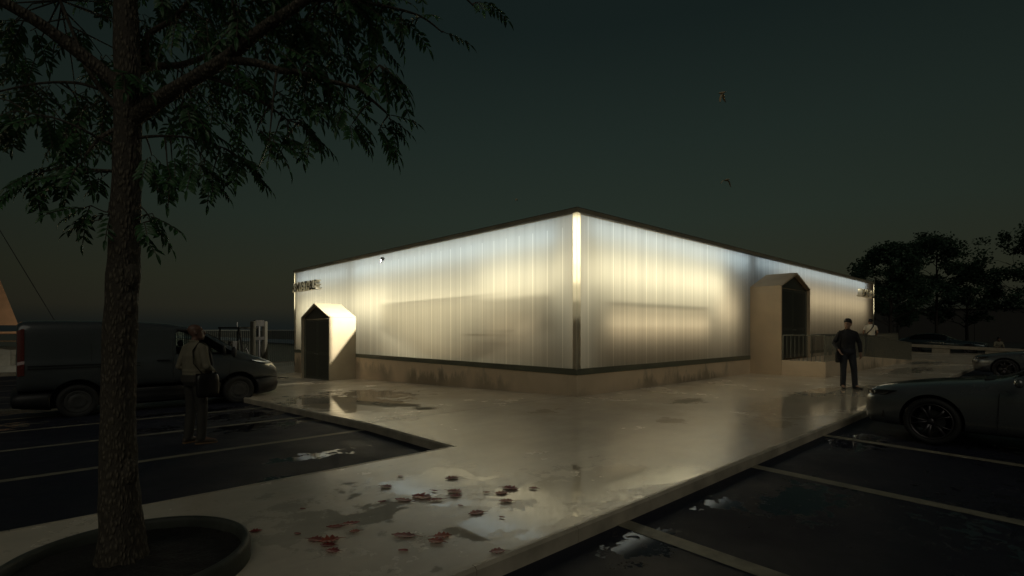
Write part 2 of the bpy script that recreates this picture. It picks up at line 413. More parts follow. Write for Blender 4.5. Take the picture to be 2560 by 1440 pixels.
for k in range(7): b.tube([(.22, 2.2+.3*k, 1.0), (.22, 2.2+.3*k, 1.52)], .008, 6)
b.tube([(.22, 2.1, 1.52), (.22, 4.2, 1.52)], .010, 6)
b.build('stair_railing', white_i, pav)

def area(name, loc, sx_, sy_, d, power, c):
    l = bpy.data.lights.new(name, 'AREA'); l.shape = 'RECTANGLE'; l.size = sx_; l.size_y = sy_; l.energy = power*(1.6 if 'post' in name or 'sign' in name else KW if 'cool' not in name else KC); l.color = c
    o = bpy.data.objects.new(name, l); col.objects.link(o); o.location = loc; o.parent = None
    d = Vector(d).normalized(); zax = -d; up = Vector((0,0,1)) if abs(zax.z) < .9 else Vector((1,0,0))
    # local x along the tube (horizontal), local -z along d
    xax = up.cross(zax).normalized() if abs(zax.z) < .9 else (Vector((0,1,0)) if 'left' in name else Vector((1,0,0)))
    yax = zax.cross(xax)
    o.rotation_euler = Matrix((xax, yax, zax)).transposed().to_euler()
    return o
KW = 1.22; KC = 1.08
WARM = (1, .78, .46); COOL = (.70, .90, 1.0); NEU = (1, .88, .57)
# right facade: warm tubes inside, cool tubes under the ceiling
area('warm_tube_right', (3.95, .85, 2.95), 6.9, .25, (0,-1,0), 48, NEU)
area('warm_tube_right', (7.7, .9, 2.2), 1.4, .5, (0,-1,0), 6, WARM)
area('gallery_tube_right', (3.8, .50, 1.66), 5.2, .12, (0,-1,0), 9.5, WARM)
area('warm_tube_right', (18.6, .85, 2.9), 13, .25, (0,-1,0), 36, WARM)
area('cool_tube_right', (4.9, .5, 3.93), 9.0, .10, (0,-1,-.1), 17, COOL)
area('cool_tube_right', (17.5, .45, 4.0), 15, .10, (0,-1,-.1), 19, COOL)
# left facade
area('warm_tube_left', (.85, 1.9, 2.8), 2.8, .3, (-1,0,0), 17, NEU)
area('warm_tube_left', (1.35, 6.0, 2.4), 5.6, .25, (-1,0,0), 44, NEU)
area('warm_tube_left', (1.1, 6.6, 1.25), 3.6, .15, (-1,0,0), 6, NEU)
area('warm_tube_left', (.6, 2.2, 1.6), 1.8, .12, (-1,0,0), 1.6, WARM)
area('hot_tube_left', (.95, 9.9, 2.5), 2.6, .6, (-1,0,0), 20, NEU)
area('warm_tube_left', (1.1, 14.0, 2.4), 4.8, .4, (-1,0,0), 38, NEU)
area('cool_tube_left', (.55, 5.8, 3.80), 10.6, .10, (-1,0,-.1), 24, COOL)
area('cool_tube_left', (.55, 14.0, 3.80), 5.2, .10, (-1,0,-.1), 8.5, COOL)
# lamps inside the posts
area('post_tube_near', (.085, .085, 3.55), .05, 1.1, (-1,-1,0), 1.3, NEU)
area('post_tube_near', (.085, .085, 2.78), .05, .40, (-1,-1,0), .34, NEU)
area('post_tube_near', (.085, .085, 2.38), .05, .40, (-1,-1,0), .12, NEU)
area('post_tube_near', (.085, .085, 1.98), .05, .40, (-1,-1,0), .035, NEU)
area('post_tube_left', (.08, YE-.05, 3.3), .05, 1.6, (-1,0.01,0), .9, NEU)
area('post_tube_right', (XE-.05, .08, 3.3), .05, 1.6, (0.01,-1,0), .9, NEU)

# entrance porches: a house-shaped hood with a dark glazed door set back in it
cream_m = mat('cream_render', (.38,.325,.235), .65, var=.08, scale=2, bump=.001)
tan_m = mat('tan_render', (.62,.48,.32), .7, var=.08, scale=1.5, bump=.001)
door_m = mat('dark_door_panel', (.075,.078,.060), .35, var=.15, scale=2)
dglass = mat('dark_door_glass', (.055,.058,.047), .42, var=.1)
steel_m = mat('brushed_steel', (.42,.42,.38), .35, metal=.8, var=.15, scale=20)
def porch(label, cat, a0, a1, depth, zb, z0, ze, za, F_, m, side):
    # a runs across the front, t out of the wall; zb wall foot, z0 door sill, ze eave, za ridge
    pr = thing('entrance_porch', label, cat, F_(0, 0, 0))
    base = Vector(F_(0, 0, 0))
    f = lambda a, t_, z: tuple(Vector(F_(a, t_, z))-base)
    mid = (a0+a1)/2; th = .075
    out = [(a0, ze), (mid, za), (a1, ze)]
    b = MB()                                            # side walls
    for s in (0, 1):
        x0, x1 = (a0, a0+th) if s == 0 else (a1-th, a1)
        b = MB(); g0 = zb
        b.add([f(x, q, z) for z in (g0, ze) for q in (.0, depth) for x in (x0, x1)], [(0,2,3,1),(4,5,7,6),(0,1,5,4),(2,6,7,3),(0,4,6,2),(1,3,7,5)])
        b.build('side_wall', m, pr, bevel=.006)
    b = MB()                                            # two roof slopes, mitred at the ridge
    prof = [(a0-.01, ze-.005), (mid, za), (a1+.01, ze-.005), (a1+.01-th*1.2, ze-.005), (mid, za-th*1.1), (a0-.01+th*1.2, ze-.005)]
    b.add([f(a, q, z) for q in (.0, depth+.02) for a, z in prof], [(0,1,4,5),(1,2,3,4),(6,11,10,7),(7,10,9,8),(0,6,7,1),(1,7,8,2),(2,8,9,3),(3,9,10,4),(4,10,11,5),(5,11,6,0)])
    b.build('roof', m, pr)
    rec = depth-.12
    b = MB(); b.add([f(a, rec, z) for a, z in ((a0+th, ze-.06), (a1-th, ze-.06), (a1-th, ze-.005), (mid, za-th*1.1), (a0+th, ze-.005))], [(0,1,2,3,4)]); b.build('gable_panel', door_m, pr)
    for x0, x1 in ((a0+th, a0+th+.09), (a1-th-.09, a1-th)):
        b = MB(); b.add([f(x, q, z) for z in (z0, ze-.06) for q in (rec-.05, rec+.03) for x in (x0, x1)], [(0,2,3,1),(4,5,7,6),(0,1,5,4),(2,6,7,3),(0,4,6,2),(1,3,7,5)])
        b.build('jamb', frame_m, pr)
    for k in range(2):
        x0 = a0+th+.09 if k == 0 else mid+.004; x1 = mid-.004 if k == 0 else a1-th-.09
        b = MB(); b.add([f(x, q, z) for z in (z0+.01, ze-.07) for q in (rec-.05, rec) for x in (x0, x1)], [(0,2,3,1),(4,5,7,6),(0,1,5,4),(2,6,7,3),(0,4,6,2),(1,3,7,5)])
        dr = b.build('door', door_m, pr, bevel=.004)
        b = MB(); b.add([f(x, rec+.004, z) for x, z in ((x0+.1, z0+1.08), (x1-.1, z0+1.08), (x1-.1, ze-.17), (x0+.1, ze-.17))], [(0,1,2,3)])
        b.add([f(x, rec+.004, z) for x, z in ((x0+.1, z0+.12), (x1-.1, z0+.12), (x1-.1, z0+.98), (x0+.1, z0+.98))], [(0,1,2,3)])
        b.build('pane', dglass, dr)
        hx = mid+(-.07 if k == 0 else .07)
        b = MB(); b.tube([f(hx, rec+.01, z0+1.0), f(hx, rec+.05, z0+1.0), f(hx+(-.1 if k == 0 else .1), rec+.05, z0+1.0)], .011, 8); b.build('handle', steel_m, dr)
        b = MB(); b.add([f(x, q, z) for z in (z0+.02, ze-.09) for q in (rec+.003, rec+.02) for x in ((x0, x0+.025) if k == 0 else (x1-.025, x1))], [(0,2,3,1),(4,5,7,6),(0,1,5,4),(2,6,7,3),(0,4,6,2),(1,3,7,5)]); b.build('edge_strip', steel_m, dr)
    return pr
porch('cream house-shaped entrance porch with dark double doors at the left end of the left wall', 'porch', 10.75, 13.4, 1.04, -.55, -.40, 2.0, 2.54,
      lambda a, q, z: (-q-.001, a, z), cream_m, 0)
porch('tan house-shaped entrance porch with a dark door, raised above the ramp landing', 'porch', 9.41, 12.29, 1.03, -.1, .52, 3.02, 3.55,
      lambda a, q, z: (a, -q-.001, z), tan_m, 1)
# added spotlight, made up to throw the beam on the porch; its visor cuts the beam along a straight line
SP = Vector((-.10, 8.6, 3.98))
sl2 = bpy.data.lights.new('added_porch_spot', 'SPOT'); so2 = bpy.data.objects.new('added_porch_spot', sl2); col.objects.link(so2)
sl2.energy = 2600; sl2.color = (1, .92, .72); sl2.spot_size = R(66); sl2.spot_blend = .3; sl2.shadow_soft_size = .0012
so2.location = SP
q = Vector((-.36, .8, -.52)).normalized(); so2.rotation_euler = q.to_track_quat('-Z', 'Y').to_euler()
hs = thing('added_spotlight', 'small spotlight added high on the left wall to throw the beam on the cream porch', 'lamp', (-.02, 8.6, 3.98))
b = MB(); b.box(-.05, .01, -.02, .02, -.02, .02); b.build('bracket', jm, hs)
b = MB(); o_ = SP-Vector((-.02, 8.6, 3.98)); b.tube([o_-q*.07, o_-q*.012], [.022, .026], 12); b.build('housing', jm, hs)
e1 = Vector((.10, 2.15, -2.44)); e2 = Vector((-.94, 2.15, -3.75))
k0 = o_+(e1-(e2-e1)*.10)*.025; k1 = o_+(e2+(e2-e1)*.9)*.025
dn = (e2-e1).cross(e1).normalized(); dn = dn if dn.z < 0 else -dn
b = MB(); b.add([k0, k1, k1+dn*.05, k0+dn*.05], [(0,1,2,3)]); b.build('added_visor', jm, hs)  # plate added to cut the beam edge on the porch wall
b = MB(); b.box(o_.x-.085, o_.x+.04, o_.y-.062, o_.y-.054, o_.z-.075, o_.z+.04); b.build('added_cowl', roof_m, hs)  # plate added to hide the brightly lit parts from the camera
b = MB(); f0 = o_+Vector((-.41, 1, -2.2))*.024; f1 = o_+Vector((-.41, 1, .6))*.024; b.add([f0, f1, f1+Vector((-.04,0,0)), f0+Vector((-.04,0,0))], [(0,1,2,3)]); b.build('added_flap', jm, hs)  # plate added to keep the beam off the forklift

# letters on the two walls
def sign(name, text, label, loc, size, rot, depth, sxy, faces):
    cu = bpy.data.curves.new(name, 'FONT'); cu.body = text; cu.size = size; cu.extrude = depth; cu.space_character = 1.0; cu.offset = .008
    o = bpy.data.objects.new(name, cu); col.objects.link(o)
    dg = bpy.context.evaluated_depsgraph_get(); dg.update()
    me = bpy.data.meshes.new_from_object(o.evaluated_get(dg), depsgraph=dg); bpy.data.objects.remove(o)
    me.materials.clear(); me.materials.append(sign_side); me.materials.append(sign_face)
    for p in me.polygons: p.material_index = 1 if p.normal.z > .9 else 0
    r_ = thing(name, label, 'sign', loc); r_.rotation_euler = rot; r_.scale = (sxy, 1, 1)
    o = bpy.data.objects.new('letters', me); col.objects.link(o); o.parent = r_
    b = MB(); xm = max(v.co.x for v in me.vertices); b.box(-.05, xm+.05, .02, .06, -depth-.02, -depth+.01); b.build('mounting_rail', frame_m, r_)
sign_side = mat('opal_letter_side', (.80,.75,.62), .4, var=.03); sign_face = mat('dark_letter_face', (.10,.085,.06), .5, var=.1)
sign('wall_sign', 'ASMVE TABLE', 'row of deep block letters at the left end of the left wall over the porch', (-.16, 16.45, 3.24), .56, (R(90), 0, R(-90)), .11, .77, 1)
sign('wall_sign', 'ASMVE TABLE', 'row of deep block letters at the far right end of the right wall', (22.9, -.16, 3.30), .56, (R(90), 0, 0), .11, .78, 1)
# sign lamps: the letters are lit along their backs
area('sign_tube_left', (-.05, 15.1, 3.72), 3.0, .03, (-.5,0,-1), .8, NEU)
area('sign_tube_right', (24.4, -.05, 3.82), 3.0, .03, (0,-.5,-1), 2.6, NEU)

# ------------------------------------------------------------------ ramp, railings, fence, bench
rp = thing('access_ramp', 'beige rendered landing and long ramp running down along the right wall', 'ramp', (9.41, -2.35, 0))
b = MB(); b.box(0.002, 4.96, 0, 1.318, -.2, .50); b.build('landing', render_c, rp, bevel=.015)
b = MB(); b.add([(4.96,0,-.2),(13.8,0,-.2),(13.8,0,.004),(4.96,0,.50),(4.96,1.4,-.2),(13.8,1.4,-.2),(13.8,1.4,.004),(4.96,1.4,.50)], [(0,1,2,3),(4,7,6,5),(3,2,6,7),(0,4,5,1),(1,5,6,2),(0,3,7,4)]); b.build('ramp_slope', render_c, rp)
b = MB(); b.box(2.96, 18.1, 1.402, 2.345, -.2, .498); b.build('walkway', render_c, rp)
galv = mat('galvanised_bar', (.20,.205,.175), .42, metal=.5, var=.2, scale=15)
def railing(label, pts, group=None, pitch=.125, h=.83, name='bar_railing', r=.007):
    b0 = Vector(pts[0]); ro = thing(name, label, 'railing', b0)
    bi = MB(); top = MB(); bot = MB(); post = []
    P = [Vector(p)-b0 for p in pts]; up = Vector((0,0,1))
    for p, q in zip(P[:-1], P[1:]):
        L = (q-p).length; n = max(1, round(L/pitch)); d = (q-p).normalized(); s = Vector((-d.y, d.x, 0))
        for k in range(n):
            c = p+(q-p)*(k/n)
            bi.add([c+d*a*.006+s*e*.011+up*z for z in (0, h) for e in (-1, 1) for a in (-1, 1)], [(0,2,3,1),(4,5,7,6),(0,1,5,4),(2,6,7,3),(0,4,6,2),(1,3,7,5)])
    top.tube([p+up*(h+.012) for p in P], .017, 8); top.build('top_rail', galv, ro)
    bi.build('bar_infill', galv, ro)
    for p in (P[0], P[-1]):
        b = MB(); b.box(p.x-.02, p.x+.02, p.y-.02, p.y+.02, p.z, p.z+h); b.build('post', galv, ro)
    return ro
g0 = 'steel bar railings of the ramp'
railing('steel bar railing round the landing in front of the tan porch', [(9.47,-1.06,.50), (9.47,-2.30,.50), (14.35,-2.30,.50)], g0)
railing('steel bar railing sloping down along the outer edge of the ramp', [(14.40,-2.30,.497), (23.1,-2.30,.03)], g0)
railing('level steel bar railing between the ramp and the right wall behind the T-shirt man', [(12.6,-.98,.50), (27.4,-.98,.50)], g0)
fn = railing('tall fence of close steel bars between the forklift and the left end of the building', [(1.6,21.2,gz(0,21)), (-3.0,27.0-2.6,gz(0,21)), (-6.2,24.5,gz(0,21))], None, .10, 1.93, 'bar_fence')
fn['category'] = 'fence'
bench_m = mat('pale_precast_concrete', (.38,.33,.25), .7, var=.2, scale=3, bump=.002)
bn = thing('concrete_bench', 'long low concrete bench of a beam on blocks in front of the dark parked car', 'bench', (34.5, -.4, 0), R(0))
M = Matrix.Rotation(R(2.2), 4, 'X')
b = MB(); b.box(-.25, .25, -6.6, .9, .40, .59, 0, M); b.build('seat_beam', bench_m, bn, bevel=.012)
for y0, y1 in ((-2.05, -1.15), (-6.6, -3.75), (.55, .9)):
    b = MB(); b.box(-.21, .21, y0, y1, -.1, .398, 0, M); b.build('leg_block', bench_m, bn, bevel=.012)
b = MB(); b.box(-.42, .5, -6.7, 1.0, -.3, .07, 0, M); b.build('base_slab', bench_m, bn, bevel=.012)
# ------------------------------------------------------------------ vehicles (local x runs forward from the nose at 0, z up from the road)
rubber = mat('tyre_rubber', (.012,.012,.012), .8, var=.2, scale=30)
black_p = mat('black_plastic', (.010,.010,.011), .55, var=.2, scale=20)
rim_m = mat('alloy_rim', (.08,.075,.08), .35, metal=.7, var=.1)
hub_m = mat('steel_hubcap', (.07,.07,.07), .45, metal=.4, var=.2)
chrome = mat('lamp_chrome', (.75,.75,.72), .12, metal=1, var=.05)
lampg = glass('headlamp_lens', (.10,.10,.10), .55)
wing = glass('car_window', (.006,.008,.009), 0)
clear = glass('cab_window', (.01,.012,.012), .80)
red_l = mat('tail_lamp_red', (.11,.018,.014), .25, var=.2, scale=30, coat=.5)
cabin_m = mat('cab_interior', (.018,.018,.018), .8)

def ring(s, top=0):
    d, zb, zs, zt, w_, wt = s
    x = -d; a = zs+.30*(zt-.05-zs)
    h = [(0, zb), (w_*.80, zb), (w_*.95, zb+.05), (w_, zb+.42*(zs-zb)), (w_*.99, zs-.07), (w_*.955, zs),
         (wt+.62*(w_*.955-wt), zs+.42*(zt-.06-zs)), (wt+.12*(w_*.955-wt), zt-.055), (wt*.80, zt-.012), (wt*.4, zt), (0, zt)]
    return [Vector((x, y, z)) for y, z in h]+[Vector((x, -y, z)) for y, z in h[-2:0:-1]]
def interp(st, d):
    for a, b_ in zip(st[:-1], st[1:]):
        if a[0] <= d <= b_[0]:
            k = (d-a[0])/(b_[0]-a[0]); k2 = k
            return [a[i]+(b_[i]-a[i])*k2 for i in range(6)]
    return st[-1]
def cutter(objs, o):
    for c in objs:
        c.parent = o.parent
        q = o.modifiers.new('cut', 'BOOLEAN'); q.operation = 'DIFFERENCE'; q.solver = 'EXACT'; q.object = c; q.material_mode = 'TRANSFER'
    bake(o)
    for c in objs: bpy.data.objects.remove(c)
def wheel(root, x, y, r, wdt, rr, kind, mt):
    s = 1 if y > 0 else -1
    M = Matrix.Translation((x, y, r)) @ Matrix.Rotation(0 if s > 0 else math.pi, 4, 'Z')
    b = MB(); hw = wdt/2
    b.lathe([(rr*.98, hw*.8), (r*.86, hw), (r*.965, hw*.86), (r, hw*.55), (r, -hw*.55), (r*.965, -hw*.86), (r*.86, -hw), (rr*.98, -hw*.8)], 40, 0, M, True)
    for k in range(3):
        pass
    t_ = b.build('wheel', rubber, root, smooth=True)
    b = MB()
    if kind == 'spokes':
        b.lathe([(rr, hw*.86), (rr*.93, hw*.88), (rr*.90, hw*.3), (rr*.90, -hw*.6), (rr, -hw*.7)], 40, 0, M, True)
        for k in range(10):
            a = 2*math.pi*(k//2)/5 + (.17 if k % 2 else -.17)
            c, q = math.cos(a), math.sin(a)
            b.tube([(rr*.18*c, hw*.72, rr*.18*q), (rr*.6*math.cos(a), hw*.78, rr*.6*math.sin(a)), (rr*.93*math.cos(a*1.0+(.06 if k % 2 else -.06)), hw*.72, rr*.93*math.sin(a+(.06 if k % 2 else -.06)))], [rr*.10, rr*.07, rr*.085], 6, 0, M, .5)
        b.lathe([(0.001, hw*.80), (rr*.16, hw*.78), (rr*.20, hw*.6), (rr*.2, hw*.1), (0.001, hw*.1)], 20, 0, M)
        rm = b.build('rim', mt, t_, smooth=True)
        b = MB(); b.lathe([(.001, hw*.2), (rr*.62, hw*.2), (rr*.62, 0), (.001, 0)], 28, 0, M); b.build('brake_disc', hub_m, t_)
    else:
        b.lathe([(rr, hw*.80), (rr*.94, hw*.88), (rr*.80, hw*.55), (rr*.62, hw*.74), (rr*.40, hw*.80), (rr*.25, hw*.70), (.001, hw*.74)], 40, 0, M)
        for k in range(10):
            a = 2*math.pi*k/10; b.ball((rr*.72*math.cos(a), hw*.62, rr*.72*math.sin(a)), .018, .012, .018, 4, 0, M)
        b.build('rim', mt, t_, smooth=True)
    return t_
def arch(x, y0, y1, r, z, m=black_p):
    b = MB(); b.tube([(x, y0, z), (x, y1, z)], r, 48)
    return b.build('arch_cut', m)
def patch(st, d0, d1, i0, i1, off, n, name, m, root, side=0, trim=None):   # a pane lying on the body: stations d0..d1, ring points i0..i1
    b = MB(); rows = []
    for k in range(n+1):
        d = d0+(d1-d0)*k/n; rr = ring(interp(st, d)); nx = ring(interp(st, d+.02))
        row = []
        q = [i0+(i1-i0)*j/4 for j in range(5)]
        for v in q:
            a = int(math.floor(v)); fr = v-a
            L = len(rr); p = rr[a % L].lerp(rr[(a+1) % L], fr); p2 = rr[(a+1) % L] if fr < .5 else rr[a % L]
            pn = nx[a % L].lerp(nx[(a+1) % L], fr)
            tg = rr[(a+1) % L]-rr[a % L]; nm = tg.cross(pn-p)
            nm = nm.normalized() if nm.length > 1e-9 else Vector((0,0,1))
            c = Vector((p.x, 0, .7)); nm = nm if nm.dot(p-c) > 0 else -nm
            row.append(p+nm*off)
        rows.append(row)
    for k in range(n):
        for j in range(4): b.add([rows[k][j], rows[k+1][j], rows[k+1][j+1], rows[k][j+1]], [(0,1,2,3)])
    return b.build(name, m, root, smooth=True)

SED = [(0,.30,.57,.67,.60,.46), (.03,.23,.615,.72,.72,.55), (.13,.20,.66,.775,.815,.63), (.40,.19,.69,.825,.875,.70), (.85,.19,.755,.895,.915,.74), (1.35,.19,.81,.945,.92,.74), (1.62,.19,.84,.975,.92,.72),
       (1.95,.19,.865,1.15,.92,.66), (2.3,.19,.885,1.32,.92,.60), (2.75,.19,.90,1.42,.92,.56), (3.2,.19,.91,1.42,.92,.55), (3.7,.19,.92,1.33,.915,.56), (4.1,.19,.93,1.17,.905,.60), (4.4,.22,.935,1.04,.88,.64), (4.66,.27,.92,.99,.82,.62), (4.74,.36,.84,.90,.72,.52)]
def sedan(label, paint_c, loc, rz, group):
    root = thing('parked_sedan', label, 'car', loc, rz, group)
    pm = mat('sedan_paint', paint_c, .28, var=.04, scale=3, coat=1.0, metal=.55)
    b = MB(); b.loft([ring(s) for s in SED]); bo = b.build('body', [pm, black_p], root, smooth=True, subsurf=2)
    FX, RX = -.86, -3.70
    cutter([arch(x, y0, y1, .375, .345) for x in (FX, RX) for y0, y1 in ((.62, 1.1), (-1.1, -.62))], bo)
    bo.data.polygons.foreach_set('use_smooth', [True]*len(bo.data.polygons))
    q = bo.modifiers.new('e', 'EDGE_SPLIT'); q.split_angle = R(40); bake(bo)
    for x in (FX, RX):
        for y in (.795, -.795): wheel(root, x, y, .335, .23, .255, 'spokes', rim_m)
    for i0, i1 in ((5.35, 7.0), (13.0, 14.65)): patch(SED, 2.02, 4.02, i0, i1, .008, 12, 'side_window', wing, root)
    for i0, i1 in ((5.5, 6.9), (13.1, 14.5)):
        b = MB()
    patch(SED, 1.70, 2.34, 7.6, 12.4, .008, 6, 'windscreen', wing, root)
    patch(SED, 3.72, 4.30, 7.6, 12.4, .008, 6, 'rear_window', wing, root)
    for s in (1, -1):
        b = MB()                                        # headlamp housing wrapping the corner
        P = [(-.05,.60,.635),(-.15,.745,.640),(-.30,.815,.665),(-.40,.843,.738),(-.30,.82,.738),(-.14,.73,.728),(-.045,.585,.708)]
        b.add([(x+.012, y*s*1.005, z) for x, y, z in P]+[(x-.05, (y-.06)*s, z) for x, y, z in P], [tuple(range(7)), tuple(range(13, 6, -1))]+[(i, (i+1) % 7, 7+(i+1) % 7, 7+i) for i in range(7)])
        hl = b.build('headlight', black_p, root)
        b = MB(); b.ball((-.085, .62*s, .680), .024, .045, .030, 6); b.build('lamp', chrome, hl, smooth=True); b = MB(); b.ball((-.16, .715*s, .690), .024, .045, .030, 6); b.build('lamp', chrome, hl, smooth=True)
        b = MB()                                        # front intake in the bumper corner
        P = [(-.10,.665,.44),(-.20,.775,.47),(-.30,.835,.43),(-.31,.838,.33),(-.2,.78,.30),(-.10,.67,.34)]
        b.add([(x+.014, y*s*1.01, z) for x, y, z in P]+[(x-.06, (y-.06)*s, z) for x, y, z in P], [tuple(range(6)), tuple(range(11, 5, -1))]+[(i, (i+1) % 6, 6+(i+1) % 6, 6+i) for i in range(6)])
        b.build('air_intake', black_p, root)
        b = MB(); b.loft([[Vector((-1.78+.05*math.cos(a)*k2, s*(.93+q), .965+.06*math.sin(a)*k2)) for a in [2*math.pi*i/12 for i in range(12)]] for q, k2 in ((-.01,.5),(.05,.9),(.12,1.1),(.19,1.0),(.22,.5))]); b.build('mirror', pm, root, smooth=True)
        b = MB(); b.tube([(-2.95, .915*s, .80), (-2.95, .945*s, .80), (-2.78, .945*s, .80), (-2.78, .915*s, .80)], .013, 6); b.build('door_handle', chrome, root)
        b = MB(); b.add([(-4.60, .80*s, .72), (-4.74, .55*s, .74), (-4.73, .55*s, .86), (-4.58, .815*s, .88)], [(0,1,2,3)]); b.build('tail_light', red_l, root)
    b = MB(); b.box(-.12, .012, -.50, .50, .47, .60); b.build('grille', black_p, root, bevel=.02)
    b = MB(); b.box(-.06, .022, -.26, .26, .36, .46); b.build('plate_holder', black_p, root)
    for s in (1, -1):
        for d in (1.56, 2.62): b = MB(); b.tube([(-d, s*.9195, .25), (-d-.01, s*.923, .50), (-d-.02, s*.917, .80)], .004, 4); b.build('door_seam', black_p, root)
    b = MB(); b.box(-1.52, -1.40, -.5, .5, .93, .965); b.build('wiper_cowl', black_p, root, bevel=.01)
    return root
gp = 'parked saloon cars'
c1 = sedan('silver grey saloon car parked nose to the kerb nearest the camera', (.16,.17,.17), (1.30, KR-.36, lz(-6)+.0), R(90), None)
c2 = copy_tree(c1); c2.location = (15.9, KR-.30, lz(-6)); tag(c2, 'silver grey saloon car parked farther along the kerb beyond the man in black')
c3 = sedan('dark blue saloon car parked behind the concrete bench', (.05,.075,.085), (36.9, -4.1, -.10), R(-90), None)

VAN = [(0,.60,.74,.84,.70,.54), (.04,.58,.84,.95,.82,.62), (.15,.58,.95,1.06,.91,.72), (.45,.58,1.05,1.18,.95,.78), (.80,.58,1.10,1.28,.965,.79), (1.2,.58,1.16,1.51,.97,.76), (1.55,.58,1.2,1.75,.97,.77), (1.95,.58,1.22,1.93,.97,.80), (2.4,.58,1.23,2.03,.97,.84),
       (3.2,.58,1.23,2.07,.97,.85), (4.3,.58,1.23,2.07,.97,.85), (4.90,.58,1.23,2.06,.968,.84), (4.99,.58,1.22,2.04,.962,.83), (5.05,.58,1.2,2.00,.95,.81), (5.07,.6,1.18,1.96,.94,.79)]
van = thing('delivery_van', 'grey panel van parked in the left bays with a man standing beside it', 'van', (-4.16, 7.62, gz(0, 7.62)-.12))
vp = mat('van_paint', (.05,.058,.062), .34, var=.04, scale=3, coat=.8)
b = MB(); b.loft([ring(s) for s in VAN]); vb = b.build('body', [vp, cabin_m], van, smooth=True, subsurf=2)
win = [(2.35,1.30),(2.37,1.76),(2.28,1.86),(2.05,1.86),(1.72,1.72),(1.30,1.43),(1.02,1.24),(1.5,1.265)]
b = MB(); b.prism(win, lambda p, q, s: (-p, s, q), -1.3, 1.3); wc = b.build('cut', cabin_m)
cutter([wc]+[arch(x, y0, y1, .45, .37) for x in (-1.0, -4.12) for y0, y1 in ((.55, 1.2), (-1.2, -.55))], vb)
q = vb.modifiers.new('e', 'EDGE_SPLIT'); q.split_angle = R(40); bake(vb)
vb.data.polygons.foreach_set('use_smooth', [True]*len(vb.data.polygons))
low = [(-.03,.40,.55,.72,.66,.60), (.05,.26,.60,.80,.80,.70), (.22,.22,.58,.82,.905,.80), (.5,.20,.57,.66,.945,.85), (1.2,.2,.56,.60,.955,.85), (4.6,.2,.56,.60,.955,.85), (5.0,.26,.56,.62,.955,.85), (5.12,.28,.54,.60,.90,.82), (5.15,.34,.5,.56,.86,.8)]
b = MB(); b.loft([ring(s) for s in low]); lo = b.build('lower_trim', black_p, van, smooth=True)
cutter([arch(x, y0, y1, .45, .37) for x in (-1.0, -4.12) for y0, y1 in ((.55, 1.2), (-1.2, -.55))], lo)
for x in (-1.0, -4.12):
    for y in (.845, -.845): wheel(van, x, y, .352, .22, .23, 'cap', hub_m)
for s in (1, -1):
    yy = lambda z: s*(.968-max(0, z-1.23)*.16)
    b = MB(); b.add([(-p*1.0, yy(q), q) for p, q in win], [tuple(range(len(win)))]); b.build('cab_window', clear, van)
    b = MB(); b.tube([(-1.34, yy(1.26)*1.004, 1.25), (-1.36, yy(1.46)*1.004, 1.47)], .035, 6); b.build('window_pillar', black_p, van); b = MB(); b.tube([(-2.34, yy(1.84)*1.006, 1.85), (-2.05, yy(1.85)*1.006, 1.86)], .03, 6); b.build('window_header', black_p, van)
    b = MB(); P = [(-.10,.82,.86),(-.42,.945,.98),(-.74,.965,1.10),(-.55,.94,1.10),(-.20,.84,1.00)]
    b.add([(x+.01, y*s*1.012, z) for x, y, z in P]+[(x-.05, (y-.07)*s, z-.01) for x, y, z in P], [tuple(range(5)), tuple(range(9, 4, -1))]+[(i, (i+1) % 5, 5+(i+1) % 5, 5+i) for i in range(5)])
    hl = b.build('headlight', chrome, van)
    b = MB(); b.box(-4.9, -3.05, s*.972-.004, s*.972+.004, 1.115, 1.135); b.box(-4.9, -3.05, s*.972-.004, s*.972+.004, 1.06, 1.08); b.build('door_rail', black_p, van)
    b = MB(); b.tube([(-2.72, s*.965, 1.17), (-2.72, s*1.0, 1.17), (-2.50, s*1.0, 1.165), (-2.50, s*.965, 1.165)], .018, 8); b.build('door_handle', black_p, van)
    b = MB(); b.tube([(-2.42, s*.972, .62), (-2.42, s*.974, 1.20), (-2.42, s*.86, 1.72), (-2.42, s*.82, 1.86)], .004, 4); b.tube([(-1.25, s*.972, .62), (-1.2, s*.974, 1.1)], .004, 4); b.tube([(-3.9, s*.85, 1.78), (-3.9, s*.974, 1.2)], .004, 4); b.build('door_seams', black_p, van)
    b = MB(); b.loft([[Vector((-1.18+.05*math.cos(a)*k2, s*(.97+q_), 1.32+.13*math.sin(a)*k2)) for a in [2*math.pi*i/12 for i in range(12)]] for q_, k2 in ((-.01,.3),(.06,.7),(.12,1),(.22,1),(.26,.6))]); b.build('mirror', black_p, van, smooth=True)
patch(VAN, .92, 1.92, 7.7, 12.3, .012, 8, 'windscreen', wing, van)
for i0, i1 in ((3.3, 6.75), (13.25, 16.7)): patch(VAN, 4.945, 5.045, i0, i1, .012, 4, 'tail_light', red_l, van)
for s in (.45, -.45):
    b = MB(); b.box(-2.25, -2.1, s-.2, s+.2, 1.20, 1.45); b.ball((-2.18, s, 1.54), .06, .12, .09, 6); b.build('seat', cabin_m, van, smooth=True)
b = MB(); b.lathe([(.17, -.012), (.195, 0), (.17, .012)], 20, 0, Matrix.Translation((-1.62, .42, 1.32)) @ Matrix.Rotation(R(62), 4, 'Z') @ Matrix.Rotation(R(0), 4, 'X'), True); b.build('steering_wheel', cabin_m, van)
b = MB(); b.tube([(-1.55, 0, 1.78), (-1.62, 0, 1.70)], .012, 6); b.ball((-1.64, 0, 1.66), .03, .11, .035, 6); b.build('rear_view_mirror', black_p, van, smooth=True)

